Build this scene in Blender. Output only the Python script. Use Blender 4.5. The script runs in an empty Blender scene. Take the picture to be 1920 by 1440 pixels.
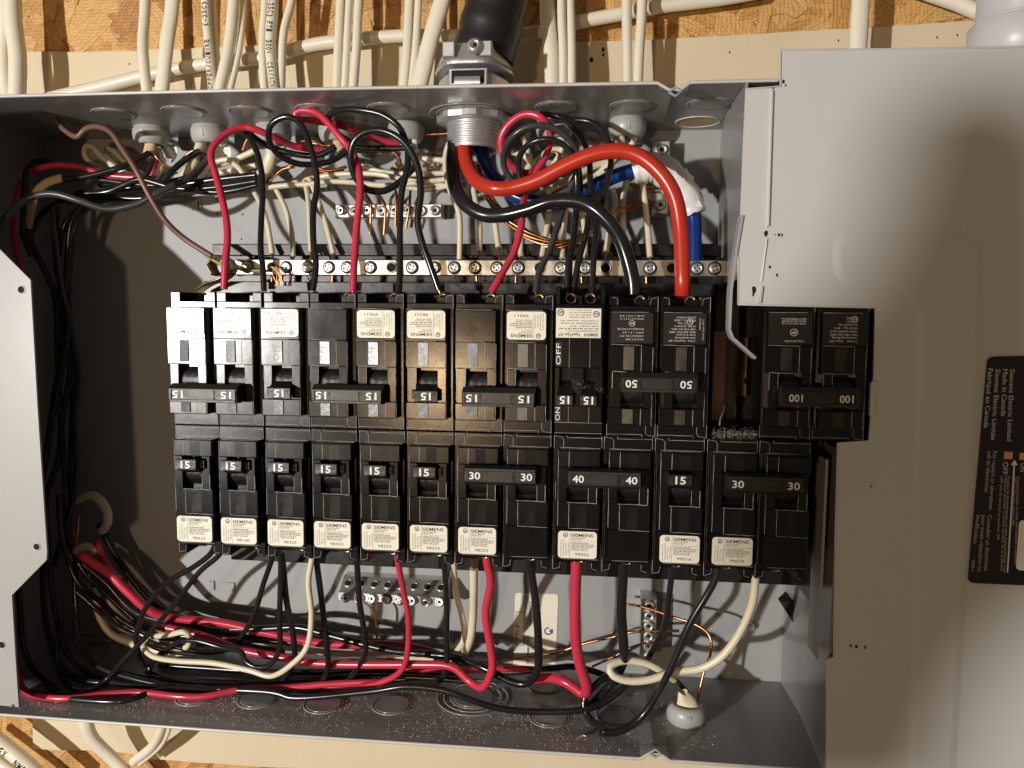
import bpy, math, random
from mathutils import Vector, Matrix, noise as mnoise
random.seed(7)
S = 0.0254                      # everything below is written in inches, built in metres
SC = bpy.context.scene
COL = SC.collection
# ------------------------------------------------------------------ camera
FPX = 1451.3
CAM = Vector((8.8625, -15.4025, -0.3754))
def _rot(rx, ry, rz):
    return Matrix.Rotation(rz, 3, 'Z') @ Matrix.Rotation(ry, 3, 'Y') @ Matrix.Rotation(rx, 3, 'X')
RM = _rot(-0.0902, -0.0095, 0.1094)
cd = bpy.data.cameras.new('camera'); cam = bpy.data.objects.new('camera', cd); COL.objects.link(cam)
right, up, fwd = RM @ Vector((1, 0, 0)), RM @ Vector((0, 0, 1)), RM @ Vector((0, 1, 0))
m = Matrix((right, up, -fwd)).transposed().to_4x4(); m.translation = CAM * S
cam.matrix_world = m
cd.sensor_width = 36; cd.lens = FPX / 1920 * 36; cd.clip_start = 0.01; cd.clip_end = 50
SC.camera = cam
# ------------------------------------------------------------------ light
w = bpy.data.worlds.new('World'); SC.world = w; w.use_nodes = True
w.node_tree.nodes['Background'].inputs[0].default_value = (1.0, 0.80, 0.58, 1)
w.node_tree.nodes['Background'].inputs[1].default_value = 0.105
def lamp(name, loc, power, col, rad):
    l = bpy.data.lights.new(name, 'POINT'); l.energy = power; l.color = col; l.shadow_soft_size = rad * S
    o = bpy.data.objects.new(name, l); o.location = Vector(loc) * S; COL.objects.link(o); return o
LP = (-27.5, -50, -2.0)
lamp('work_lamp', LP, 97.0, (1.0, 0.96, 0.90), 0.75)
lamp('room_lamp', (-1.0, -34.5, -4.8), 5.2, (1.0, 0.67, 0.36), 0.8)
SC.view_settings.view_transform = 'Standard'; SC.view_settings.look = 'None'
SC.view_settings.exposure = 0.0; SC.view_settings.gamma = 1
# ------------------------------------------------------------------ pixel rays of the 1920x1440 photograph
def ray(u, v):
    return (right * ((u - 960) / FPX) + up * ((720 - v) / FPX) + fwd)
def at(u, v, y):
    d = ray(u, v); return CAM + d * ((y - CAM.y) / d.y)
def atz(u, v, z):
    d = ray(u, v); return CAM + d * ((z - CAM.z) / d.z)
def ppi(y): return FPX / (y - CAM.y)       # rough pixels per inch at depth y
YR, YB = 0.389, 4.289          # rim and back of the box
ZT, ZB = 4.127, -9.687
XL = -5.95
# ------------------------------------------------------------------ materials
def mat(name, col, rough=0.5, metal=0.0, bump=0.0, bscale=40, var=0.0, vscale=8, spec=0.5, coat=0.0, dust=0.0):
    M = bpy.data.materials.new(name); M.use_nodes = True
    nt = M.node_tree; N = nt.nodes; L = nt.links; b = N['Principled BSDF']
    b.inputs['Base Color'].default_value = (*col, 1); b.inputs['Roughness'].default_value = rough
    b.inputs['Metallic'].default_value = metal; b.inputs['Specular IOR Level'].default_value = spec
    b.inputs['Coat Weight'].default_value = coat
    tc = N.new('ShaderNodeTexCoord')
    src = None
    if var:
        n = N.new('ShaderNodeTexNoise'); n.inputs['Scale'].default_value = vscale / S / 10; n.inputs['Detail'].default_value = 6
        n.inputs['Roughness'].default_value = 0.62
        L.new(tc.outputs['Object'], n.inputs['Vector'])
        mp = N.new('ShaderNodeMapRange'); mp.inputs[1].default_value = 0.3; mp.inputs[2].default_value = 0.7
        mp.inputs[3].default_value = 1 - var; mp.inputs[4].default_value = 1 + var
        L.new(n.outputs['Fac'], mp.inputs[0])
        mx = N.new('ShaderNodeVectorMath'); mx.operation = 'SCALE'; mx.inputs[0].default_value = col
        L.new(mp.outputs[0], mx.inputs['Scale']); L.new(mx.outputs[0], b.inputs['Base Color']); src = mx.outputs[0]
        rr = N.new('ShaderNodeMapRange'); rr.inputs[1].default_value = 0.3; rr.inputs[2].default_value = 0.7
        rr.inputs[3].default_value = max(0.03, rough * (1 - var * 1.2)); rr.inputs[4].default_value = min(1, rough * (1 + var * 1.2))
        L.new(n.outputs['Fac'], rr.inputs[0]); L.new(rr.outputs[0], b.inputs['Roughness'])
    if dust:
        n2 = N.new('ShaderNodeTexNoise'); n2.inputs['Scale'].default_value = 1500; n2.inputs['Detail'].default_value = 3
        L.new(tc.outputs['Object'], n2.inputs['Vector'])
        n3 = N.new('ShaderNodeTexNoise'); n3.inputs['Scale'].default_value = 90; n3.inputs['Detail'].default_value = 4
        L.new(tc.outputs['Object'], n3.inputs['Vector'])
        ad = N.new('ShaderNodeMath'); ad.operation = 'ADD'; L.new(n2.outputs['Fac'], ad.inputs[0]); L.new(n3.outputs['Fac'], ad.inputs[1])
        r = N.new('ShaderNodeMapRange'); r.inputs[1].default_value = 1.18; r.inputs[2].default_value = 1.32
        r.inputs[3].default_value = 0; r.inputs[4].default_value = dust
        L.new(ad.outputs[0], r.inputs[0])
        mm = N.new('ShaderNodeMix'); mm.data_type = 'RGBA'; L.new(r.outputs[0], mm.inputs[0])
        mm.inputs[7].default_value = (0.34, 0.32, 0.28, 1)
        if src: L.new(src, mm.inputs[6])
        else: mm.inputs[6].default_value = (*col, 1)
        L.new(mm.outputs[2], b.inputs['Base Color'])
    if bump:
        n = N.new('ShaderNodeTexNoise'); n.inputs['Scale'].default_value = bscale / S / 10; n.inputs['Detail'].default_value = 3
        L.new(tc.outputs['Object'], n.inputs['Vector'])
        bp = N.new('ShaderNodeBump'); bp.inputs['Strength'].default_value = bump; bp.inputs['Distance'].default_value = 0.0004
        L.new(n.outputs['Fac'], bp.inputs['Height']); L.new(bp.outputs[0], b.inputs['Normal'])
    return M
M = dict(
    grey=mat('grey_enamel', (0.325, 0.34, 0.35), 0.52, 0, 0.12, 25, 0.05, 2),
    greyshade=mat('grey_enamel_shaded', (0.25, 0.25, 0.25), 0.24, 0, 0.10, 14, 0.08, 2, dust=0.06),  # same enamel as grey, darkened for grazing light on the inner walls
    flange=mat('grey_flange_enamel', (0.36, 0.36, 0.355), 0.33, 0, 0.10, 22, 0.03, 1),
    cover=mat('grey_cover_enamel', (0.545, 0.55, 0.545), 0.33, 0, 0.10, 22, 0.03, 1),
    coverlip=mat('worn_cover_edge', (0.55, 0.55, 0.54), 0.3, 0, 0, 20, 0.08, 8),
    beige=mat('painted_board', (0.68, 0.58, 0.41), 0.75, 0, 0.35, 30, 0.05, 3),
    black=mat('black_plastic', (0.0045, 0.0045, 0.005), 0.215, 0, 0.10, 30, 0.22, 5, dust=0.03),
    blackpad=mat('black_window_pad', (0.010, 0.010, 0.0105), 0.31, 0, 0.2, 60, 0.2, 14),
    blackmatte=mat('black_textured_plastic', (0.008, 0.008, 0.0085), 0.42, 0, 0.9, 90, 0.15, 5, dust=0.10),
    tie=mat('dark_handle_plastic', (0.018, 0.0175, 0.015), 0.42, 0, 0.3, 70, 0.15, 6, dust=0.05),
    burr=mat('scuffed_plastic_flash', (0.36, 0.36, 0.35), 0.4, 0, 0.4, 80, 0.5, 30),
    base=mat('black_base_plastic', (0.010, 0.010, 0.011), 0.34, 0, 0.3, 30, 0.2, 5, dust=0.06),
    emboss=mat('embossed_plastic', (0.014, 0.013, 0.013), 0.4),
    dullcopper=mat('dull_copper', (0.30, 0.17, 0.11), 0.5, 0.8, 0.3, 20, 0.3, 6),
    paper=mat('sticker_paper', (0.80, 0.775, 0.67), 0.32, 0, 0.1, 40, 0.03, 6),
    blackprint=mat('black_sticker', (0.015, 0.012, 0.011), 0.35),
    ink=mat('black_ink', (0.03, 0.03, 0.03), 0.5), inkgrey=mat('worn_ink', (0.12, 0.12, 0.11), 0.5),
    blueink=mat('blue_ink', (0.03, 0.06, 0.25), 0.5),
    white=mat('white_ink', (0.82, 0.82, 0.82), 0.45), pink=mat('pink_ink', (0.75, 0.34, 0.22), 0.5), silverink=mat('pale_ink', (0.5, 0.49, 0.46), 0.4),
    wblack=mat('black_insulation', (0.014, 0.014, 0.015), 0.22, 0, 0.15, 12, 0.25, 8),
    wgrey=mat('grey_black_insulation', (0.045, 0.045, 0.046), 0.28, 0, 0.15, 12, 0.25, 8),
    wred=mat('pink_red_insulation', (0.56, 0.035, 0.075), 0.24, 0, 0.12, 12, 0.10, 6),
    wserv=mat('orange_red_insulation', (0.50, 0.034, 0.018), 0.27, 0, 0.08, 12, 0.05, 4),
    wblue=mat('blue_insulation', (0.006, 0.035, 0.21), 0.26, 0, 0.1, 12, 0.1, 4),
    wwhite=mat('cream_insulation', (0.74, 0.67, 0.50), 0.3, 0, 0.15, 12, 0.08, 6),
    wbrown=mat('brown_insulation', (0.17, 0.085, 0.06), 0.4, 0, 0.1, 12, 0.1, 6),
    wgreen=mat('yellow_green_insulation', (0.25, 0.26, 0.05), 0.4),
    sheath=mat('white_cable_sheath', (0.78, 0.73, 0.60), 0.36, 0, 0.25, 10, 0.05, 4),
    tan=mat('tan_paper_filler', (0.62, 0.47, 0.28), 0.8, 0, 0.4, 20, 0.15, 6),
    tape=mat('white_tape', (0.82, 0.81, 0.78), 0.35, 0, 0.3, 20, 0.04, 4),
    copper=mat('bare_copper', (0.56, 0.25, 0.12), 0.32, 1, 0.1, 20, 0.25, 10),
    brass=mat('brass', (0.50, 0.40, 0.22), 0.35, 1, 0.2, 30, 0.3, 10),
    steel=mat('zinc_metal', (0.66, 0.66, 0.64), 0.34, 0.8, 0.35, 30, 0.22, 10),
    alu=mat('aluminium_bar', (0.66, 0.64, 0.60), 0.42, .8, 0.6, 22, 0.18, 8),
    bus=mat('tin_plated_bar', (0.58, 0.55, 0.48), 0.40, .9, 0.7, 24, 0.22, 7),
    cast=mat('cast_zinc', (0.60, 0.61, 0.63), 0.42, 0.75, 0.35, 25, 0.15, 6),
    bush=mat('grey_plastic_bushing', (0.40, 0.41, 0.39), 0.35, 0, 0.1, 20, 0.08, 5),
    conduit=mat('pale_plastic_fitting', (0.52, 0.53, 0.56), 0.35, 0, 0.1, 20, 0.05, 3),
    jacket=mat('black_cable_jacket', (0.012, 0.012, 0.013), 0.42, 0, 0.35, 12, 0.2, 4),
    hole=mat('dark_void_and_shade', (0.01, 0.008, 0.007), 0.9),  # openings and marks, also the shade ring round slot screws
    grit=mat('pale_grit', (0.72, 0.68, 0.60), 0.6), blocker=mat('blocker_black', (0.02, 0.02, 0.02), 0.2),  # last colour: dark of the unseen slab added for its shadow
)
def osb(name, c1, c2):
    Mt = bpy.data.materials.new(name); Mt.use_nodes = True
    nt = Mt.node_tree; N = nt.nodes; L = nt.links; b = N['Principled BSDF']; b.inputs['Roughness'].default_value = 0.55
    uv = N.new('ShaderNodeUVMap')
    mp = N.new('ShaderNodeMapping'); mp.inputs['Scale'].default_value = (3, 26, 1); L.new(uv.outputs[0], mp.inputs[0])
    n = N.new('ShaderNodeTexNoise'); n.inputs['Scale'].default_value = 1.0; n.inputs['Detail'].default_value = 8; n.inputs['Roughness'].default_value = .65; L.new(mp.outputs[0], n.inputs['Vector'])
    cr = N.new('ShaderNodeValToRGB'); cr.color_ramp.elements[0].position = 0.36; cr.color_ramp.elements[1].position = 0.64
    cr.color_ramp.elements[0].color = (*c1, 1); cr.color_ramp.elements[1].color = (*c2, 1); L.new(n.outputs['Fac'], cr.inputs[0])
    # the fine screen print pressed into the board
    tc = N.new('ShaderNodeTexCoord'); wv = N.new('ShaderNodeTexWave'); wv.bands_direction = 'Z'; wv.inputs['Scale'].default_value = 150; wv.inputs['Distortion'].default_value = 4.5; wv.inputs['Detail Scale'].default_value = 3
    wv2 = N.new('ShaderNodeTexWave'); wv2.bands_direction = 'X'; wv2.inputs['Scale'].default_value = 120; wv2.inputs['Distortion'].default_value = 6
    L.new(tc.outputs['Object'], wv.inputs[0]); L.new(tc.outputs['Object'], wv2.inputs[0])
    ad = N.new('ShaderNodeMath'); L.new(wv.outputs[1], ad.inputs[0]); L.new(wv2.outputs[1], ad.inputs[1])
    ad2 = N.new('ShaderNodeMath'); L.new(ad.outputs[0], ad2.inputs[0]); L.new(n.outputs['Fac'], ad2.inputs[1])
    bp = N.new('ShaderNodeBump'); bp.inputs['Strength'].default_value = 0.5; bp.inputs['Distance'].default_value = 0.0003
    L.new(ad2.outputs[0], bp.inputs['Height']); L.new(bp.outputs[0], b.inputs['Normal']); L.new(cr.outputs[0], b.inputs['Base Color'])
    return Mt
OSB = [osb('wood_strand_a', (0.38, 0.17, 0.045), (0.66, 0.37, 0.12)), osb('wood_strand_b', (0.48, 0.24, 0.07), (0.76, 0.48, 0.18)),
       osb('wood_strand_c', (0.28, 0.11, 0.03), (0.56, 0.28, 0.085)), osb('wood_strand_d', (0.46, 0.24, 0.07), (0.74, 0.48, 0.19))]
# ------------------------------------------------------------------ mesh builder
class MB:
    def __init__(s): s.v = []; s.f = []; s.m = []; s.sm = []
    def add(s, vs, fs, mi=0, smooth=False):
        o = len(s.v); s.v += [tuple(x) for x in vs]; s.f += [tuple(i + o for i in f) for f in fs]
        s.m += [mi] * len(fs); s.sm += [smooth] * len(fs); return s
    def box(s, x0, x1, y0, y1, z0, z1, c=0, mi=0):
        """front (y0) edges chamfered by c"""
        if x0 > x1: x0, x1 = x1, x0
        if z0 > z1: z0, z1 = z1, z0
        if c:
            r = [(x0 + c, y0, z0 + c), (x1 - c, y0, z0 + c), (x1 - c, y0, z1 - c), (x0 + c, y0, z1 - c)]
            q = [(x0, y0 + c, z0), (x1, y0 + c, z0), (x1, y0 + c, z1), (x0, y0 + c, z1)]
            k = [(x0, y1, z0), (x1, y1, z0), (x1, y1, z1), (x0, y1, z1)]
            fs = [(0, 1, 2, 3)]
            for i in range(4):
                j = (i + 1) % 4; fs += [(i, i + 4, j + 4, j), (i + 4, i + 8, j + 8, j + 4)]
            fs.append((11, 10, 9, 8)); return s.add(r + q + k, fs, mi)
        r = [(x0, y0, z0), (x1, y0, z0), (x1, y0, z1), (x0, y0, z1), (x0, y1, z0), (x1, y1, z0), (x1, y1, z1), (x0, y1, z1)]
        return s.add(r, [(0, 1, 2, 3), (7, 6, 5, 4), (0, 4, 5, 1), (1, 5, 6, 2), (2, 6, 7, 3), (3, 7, 4, 0)], mi)
    def loft(s, rings, mi=0, smooth=False, caps=True):
        n = len(rings[0]); vs = [p for r in rings for p in r]; fs = []
        for k in range(len(rings) - 1):
            for i in range(n):
                j = (i + 1) % n; fs.append((k * n + i, (k + 1) * n + i, (k + 1) * n + j, k * n + j))
        s.add(vs, fs, mi, smooth)
        if caps:
            s.add(rings[0], [tuple(range(n))], mi); s.add(rings[-1], [tuple(reversed(range(n)))], mi)
        return s
    def prism(s, poly, y0, y1, mi=0, c=0):
        """poly: (x,z) list; front at y0"""
        n = len(poly)
        if c:
            cx = sum(p[0] for p in poly) / n; cz = sum(p[1] for p in poly) / n
            def ins(p):
                d = Vector((cx - p[0], cz - p[1])); d.normalize(); return (p[0] + d.x * c, p[1] + d.y * c)
            return s.loft([[(ins(p)[0], y0, ins(p)[1]) for p in poly], [(p[0], y0 + c, p[1]) for p in poly], [(p[0], y1, p[1]) for p in poly]], mi)
        return s.loft([[(p[0], y0, p[1]) for p in poly], [(p[0], y1, p[1]) for p in poly]], mi)
    def cyl(s, c, axis, r0, r1, h, n=20, mi=0, smooth=True, ch=0.0, caps=True):
        c = Vector(c); a = Vector(axis).normalized(); t = a.orthogonal().normalized(); b = a.cross(t)
        def ring(r, d): return [c + a * d + (t * math.cos(2 * math.pi * i / n) + b * math.sin(2 * math.pi * i / n)) * r for i in range(n)]
        rs = [ring(r0, 0), ring(r1, h)]
        if ch: rs = [ring(r0 - ch, 0), ring(r0, ch), ring(r1, h - ch), ring(r1 - ch, h)]
        return s.loft(rs, mi, smooth, caps)
    def tor(s, c, axis, R, r, n=32, k=8, mi=0, a0=0, a1=2 * math.pi):
        c = Vector(c); a = Vector(axis).normalized(); t = a.orthogonal().normalized(); b = a.cross(t); rings = []
        full = abs(a1 - a0 - 2 * math.pi) < 1e-6; cnt = n if full else n + 1
        for i in range(cnt):
            th = a0 + (a1 - a0) * i / n; d = t * math.cos(th) + b * math.sin(th)
            rings.append([c + d * (R + r * math.cos(2 * math.pi * j / k)) + a * r * math.sin(2 * math.pi * j / k) for j in range(k)])
        if full: rings.append(rings[0])
        return s.loft(rings, mi, True, not full)
    def tube(s, pts, r, n=10, mi=0, flat=None, caps=True):
        pts = [Vector(p) for p in pts]; rings = []; T = []
        for i in range(len(pts)):
            a = pts[max(0, i - 1)]; b = pts[min(len(pts) - 1, i + 1)]; T.append((b - a).normalized())
        nrm = Vector((0, -1, 0)); nrm = (nrm - T[0] * nrm.dot(T[0]))
        if nrm.length < 1e-3: nrm = T[0].orthogonal()
        nrm.normalize()
        for i, p in enumerate(pts):
            nrm = (nrm - T[i] * nrm.dot(T[i])).normalized(); b = T[i].cross(nrm)
            rr = r(i / (len(pts) - 1)) if callable(r) else r
            fl = flat or 1
            rings.append([p + nrm * math.cos(2 * math.pi * k / n) * rr * fl + b * math.sin(2 * math.pi * k / n) * rr for k in range(n)])
        return s.loft(rings, mi, True, caps)
    def text(s, txt, org, xd, zd, h=None, width=None, bold=0.0, mi=0, align='l'):
        """org: left end of the baseline, xd/zd unit vectors of reading and up; width fits the run length"""
        vs, fs, wd = text_mesh(txt, bold)
        if not wd: return s
        sx = sz = (h or 1) / 0.7
        if width:
            sx = width / wd
            sz = (h / 0.7) if h else sx
        if align == 'c': off = -wd * sx / 2
        elif align == 'r': off = -wd * sx
        else: off = 0
        org = Vector(org); xd = Vector(xd); zd = Vector(zd)
        return s.add([org + xd * (x * sx + off) + zd * (y * sz) for x, y in vs], fs, mi)
    def build(s, name, mats, parent=None, loc=(0, 0, 0), link=True):
        me = bpy.data.meshes.new(name)
        me.from_pydata([(x * S, y * S, z * S) for x, y, z in s.v], [], s.f)
        for q in (mats if isinstance(mats, (list, tuple)) else [mats]): me.materials.append(q)
        me.polygons.foreach_set('material_index', s.m); me.polygons.foreach_set('use_smooth', s.sm)
        me.update()
        return obj(name, me, parent, loc)
def obj(name, me, parent=None, loc=(0, 0, 0)):
    o = bpy.data.objects.new(name, me); COL.objects.link(o); o.location = Vector(loc) * S
    if parent: o.parent = parent
    return o
_tc = {}
def text_mesh(txt, bold):
    k = (txt, bold)
    if k in _tc: return _tc[k]
    c = bpy.data.curves.new('t', 'FONT'); c.body = txt; c.size = 1; c.resolution_u = 2; c.offset = bold
    o = bpy.data.objects.new('t', c); me = bpy.data.meshes.new_from_object(o)
    vs = [(v.co.x, v.co.y) for v in me.vertices]; fs = [tuple(p.vertices) for p in me.polygons]
    x0 = min([v[0] for v in vs] or [0]); wd = max([v[0] for v in vs] or [0]) - x0
    vs = [(x - x0, y) for x, y in vs]
    bpy.data.objects.remove(o); bpy.data.curves.remove(c); bpy.data.meshes.remove(me)
    _tc[k] = (vs, fs, wd); return _tc[k]
def tag(o, label=None, cat=None, group=None, kind=None):
    if label: o['label'] = label
    if cat: o['category'] = cat
    if group: o['group'] = group
    if kind: o['kind'] = kind
    return o
def empty(name, loc, label, cat, group=None, ry=0):
    o = bpy.data.objects.new(name, None); COL.objects.link(o); o.location = Vector(loc) * S; o.rotation_euler.y = ry
    o.empty_display_size = 0.01
    return tag(o, label, cat, group)
def rrect(x0, x1, z0, z1, r, n=4):
    out = []
    for cx, cz, a in ((x1 - r, z0 + r, -90), (x1 - r, z1 - r, 0), (x0 + r, z1 - r, 90), (x0 + r, z0 + r, 180)):
        for i in range(n + 1):
            t = math.radians(a + 90 * i / n); out.append((cx + r * math.cos(t), cz + r * math.sin(t)))
    return out
def flipwind(poly): return list(reversed(poly))
X_, Z_ = Vector((1, 0, 0)), Vector((0, 0, 1))
def roundpoly(pts, r, n=4):
    """round every corner of an (x,z) polygon"""
    out = []
    k = len(pts)
    for i in range(k):
        p = Vector(pts[i]); a = Vector(pts[i - 1]); b = Vector(pts[(i + 1) % k])
        da = (a - p); db = (b - p); rr = min(r, da.length * .45, db.length * .45)
        p0 = p + da.normalized() * rr; p1 = p + db.normalized() * rr
        for j in range(n + 1):
            t = j / n; q = p0 * (1 - t) ** 2 + p * 2 * t * (1 - t) + p1 * t * t; out.append((q.x, q.y))
    return out
def pxpoly(pts, y):
    return [(at(u, v, y).x, at(u, v, y).z) for u, v in pts]
def sagline(p, q, n):
    return [p.lerp(q, i / n) for i in range(n + 1)]
# ================================================================== SETTING: wall behind
bg = MB().box(-40, 50, 4.50, 5.0, -40, 40)
wall = bg.build('wall', OSB[2]); tag(wall, kind='structure')
uvl = wall.data.uv_layers.new(name='UVMap')
def strands(regions, count):
    vs = []; fs = []; ms = []; uvs = []
    for (x0, x1, z0, z1, n) in regions:
        for i in range(n):
            cx = random.uniform(x0, x1); cz = random.uniform(z0, z1); L_ = random.uniform(0.5, 1.9); W_ = random.uniform(0.2, 0.75)
            a = random.gauss(0.0, 0.9); ca, sa = math.cos(a), math.sin(a)
            y = 4.49 - random.random() * 0.06; tl = random.uniform(-0.006, 0.006)
            pts = []
            for (u, v) in ((-.5, -.5), (-.15, -.54), (.2, -.47), (.5, -.42), (.54, 0), (.47, .48), (.1, .52), (-.25, .47), (-.5, .44), (-.47, .05)):
                u += random.uniform(-.05, .05); v += random.uniform(-.07, .07); pts.append((u * L_, v * W_))
            o = len(vs)
            for (u, v) in pts: vs.append((cx + u * ca - v * sa, y + tl * u * 3 + random.uniform(-.002, .002), cz + u * sa + v * ca))
            k = len(pts)
            for (u, v) in pts: vs.append((cx + u * ca - v * sa, 4.499, cz + u * sa + v * ca))
            fs.append(tuple(range(o, o + k))); ms.append(random.choice((0, 0, 1, 1, 2, 3)))
            off = random.random() * 50; uvs.append([(u + off, v + off) for u, v in pts])
            for j in range(k):
                j2 = (j + 1) % k; fs.append((o + j, o + k + j, o + k + j2, o + j2)); ms.append(2); uvs.append([(0, 0)] * 4)
    return vs, fs, ms, uvs
vs, fs, ms, uvs = strands([(-10, 20, 4.6, 8.0, 1300), (-10, 3, -13.5, -10.2, 460), (-10, -4.0, 2, 5, 60)], 0)
me = bpy.data.meshes.new('wood_strands'); me.from_pydata([(x * S, y * S, z * S) for x, y, z in vs], [], fs)
for q in OSB: me.materials.append(q)
me.polygons.foreach_set('material_index', ms)
ul = me.uv_layers.new(name='UVMap'); flat = [c for f in uvs for p in f for c in p]; ul.data.foreach_set('uv', flat)
st = obj('wood_strands', me); st.parent = wall; tag(st, kind='stuff')
# beige painted board the box hangs on
Yb = 4.36
top_edge = [(35, 96), (120, 98), (250, 95), (400, 89), (520, 84), (640, 80), (800, 76), (950, 76), (1080, 78), (1200, 76), (1353, 68), (1480, 60), (1620, 52), (1753, 43), (1850, 38), (2100, 22)]
bot_edge = [(2100, 1560), (1300, 1500), (900, 1465), (700, 1449), (500, 1438), (284, 1424), (245, 1412), (180, 1407), (100, 1406), (62, 1404)]
jit = lambda p, a: (p[0] + random.uniform(-a, a), p[1] + random.uniform(-a, a))
def rough_edge(pts, step=22, a=1.2):
    out = []
    for p, q in zip(pts, pts[1:]):
        n = max(1, int(math.hypot(q[0] - p[0], q[1] - p[1]) / step))
        for i in range(n): out.append(jit((p[0] + (q[0] - p[0]) * i / n, p[1] + (q[1] - p[1]) * i / n), a))
    return out + [pts[-1]]
poly = pxpoly(rough_edge(top_edge) + rough_edge(bot_edge), Yb)
board = MB().prism(flipwind(poly), Yb, 4.44).build('backing_board', M['beige'])
tag(board, 'cream painted mounting board screwed to the strand board behind the grey box', 'board')
sc = MB()
for (u, v, r) in ((1109, 112, .05), (1131, 93, .04), (1131, 103, .03), (1368, 98, .02), (1757, 70, .02), (243, 120, .02), (1795, 66, .02), (1572, 76, .02), (360, 155, .02)):
    p = at(u, v, Yb); sc.prism([(p.x + r * math.cos(t), p.z + r * 1.5 * math.sin(t)) for t in [k * math.pi / 3 for k in range(6)]], Yb - .004, Yb + .01)
sc.build('scuff_mark', M['hole'], board)
# ================================================================== THE BOX
box = empty('panel_box', (0, YB, 0), 'open grey steel breaker box lying on its side, mounted on the cream board', 'electrical panel')
def part(mb, name, mats, parent=None, label=None, kind=None):
    p = parent or box
    o = mb.build(name, mats, p)
    # children of the box empty: undo its location
    base = p.matrix_basis.translation.copy(); q = p
    if q.parent: base = base + q.parent.matrix_basis.translation
    o.location = o.location - base
    if label: o['label'] = label
    if kind: o['kind'] = kind
    return o
XRt = 18.5
# back
bk = MB().box(XL, XRt, YB, YB + .05, ZB, ZT)
part(bk, 'back_wall', M['grey'])
# raised pan and slots on the back wall
for (u0, v0, u1, v1) in ((359, 375, 378, 394), (392, 1089, 402, 1106), (424, 1092, 440, 1109), (371, 376, 375, 395)):
    a = at(u0, v0, YB - .03); b = at(u1, v1, YB - .03); part(MB().box(a.x, b.x, YB - .05, YB - .002, b.z, a.z, .01), 'bracket_tab', M['grey'])
# top / bottom walls with thickness and a bright folded rim
def wallplate(z, sgn, name):
    mb = MB()
    n = 60; x0, x1 = XL, XRt
    u_d = {1: 1265, -1: 1228}[sgn]; v_d = {1: 160, -1: 1425}[sgn]
    xd = at(u_d, v_d, YR).x
    def dip(x):
        d = abs(x - xd)
        return max(0, 0.22 - d * 0.75) if d < .3 else 0
    xs = sorted(set([x0 + (x1 - x0) * i / n for i in range(n + 1)] + [xd + k * .05 for k in range(-6, 7)]))
    rings = []
    for x in xs:
        dz = -sgn * dip(x); th = .06 * sgn
        bow = sgn * 0.02 * math.sin((x - x0) / (x1 - x0) * math.pi * 2)
        rings.append([(x, YR, z + dz + bow), (x, YR, z + dz + bow + th), (x, YR + .5, z + dz * .2 + th), (x, YB + .05, z + th), (x, YB + .05, z), (x, YR + .5, z + dz * .2 + bow * .3)])
    if sgn > 0: rings = [list(reversed(r)) for r in rings]
    mb.loft(rings, 0, False)
    return part(mb, name, M['greyshade'])
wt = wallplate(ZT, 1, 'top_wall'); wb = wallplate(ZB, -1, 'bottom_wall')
for z, sg, ud in ((ZT, 1, at(1265, 160, YR).x), (ZB, -1, at(1228, 1425, YR).x)):
    pts = []; rim = MB()
    for i in range(121):
        x = XL + (XRt - XL) * i / 120; d = abs(x - ud); dip = max(0, .22 - d * .75) if d < .3 else 0
        pts.append((x, YR - .012, z + sg * (.03 - dip) + sg * 0.02 * math.sin((x - XL) / (XRt - XL) * math.pi * 2)))
    rim.tube(pts, .036, 6)
    part(rim, 'folded_rim', M['coverlip'])
# diamond crimp holes in the rims
cr = MB()
for u, v, z in ((1266, 172, ZT), (1229, 1412, ZB)):
    p = at(u, v, YR - .05); r = .085
    cr.tube([(p.x - r * 1.4, p.y, p.z), (p.x, p.y, p.z + r), (p.x + r * 1.4, p.y, p.z), (p.x, p.y, p.z - r), (p.x - r * 1.4, p.y, p.z)], .03, 6)
    cr.prism([(p.x - r * 1.2, p.z), (p.x, p.z - r * .9), (p.x + r * 1.2, p.z), (p.x, p.z + r * .9)], p.y + .01, p.y + .03, 1)
part(cr, 'crimped_slot', [M['grey'], M['hole']])
part(MB().box(XL - .05, XL, YR, YB, ZB, ZT), 'left_wall', M['greyshade'])
part(MB().box(XRt, XRt + .05, YR, YB, ZB, ZT), 'right_wall', M['greyshade'])
# left end flange with its cut-out
yf = YR - .03
fp = pxpoly([(-230, 205), (-25, 195), (-25, 446), (0, 468), (57, 525), (70, 760), (88, 1035), (87, 1050), (22, 1116), (30, 1250), (35, 1326), (-230, 1300)], yf)
part(MB().prism(flipwind(fp), yf, yf + .05), 'end_flange', M['flange'], label='pale grey left end flange with a notched edge and screw holes')
hl = MB()
for (u, v, r) in ((40, 543, .075), (69, 1025, .075), (4, 1209, .08)):
    p = at(u, v, yf); hl.cyl((p.x, yf - .004, p.z), (0, 1, 0), r, r, .02, 20, 0)
    hl.tor((p.x, yf - .003, p.z), (0, 1, 0), r + .01, .012, 20, 6, 1)
part(hl, 'screw_hole', [M['hole'], M['coverlip']])
p = at(25, 1323, yf); part(MB().box(p.x - .035, p.x + .035, yf - .004, yf + .01, p.z - .03, p.z + .03), 'rust_spot', M['brass'])
# inner skirt at left (dark corner fillet)
part(MB().box(XL + .01, XL + .05, 1.0, 3.9, -9.0, 3.3, .01), 'wall_stiffener', M['greyshade'])
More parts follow.
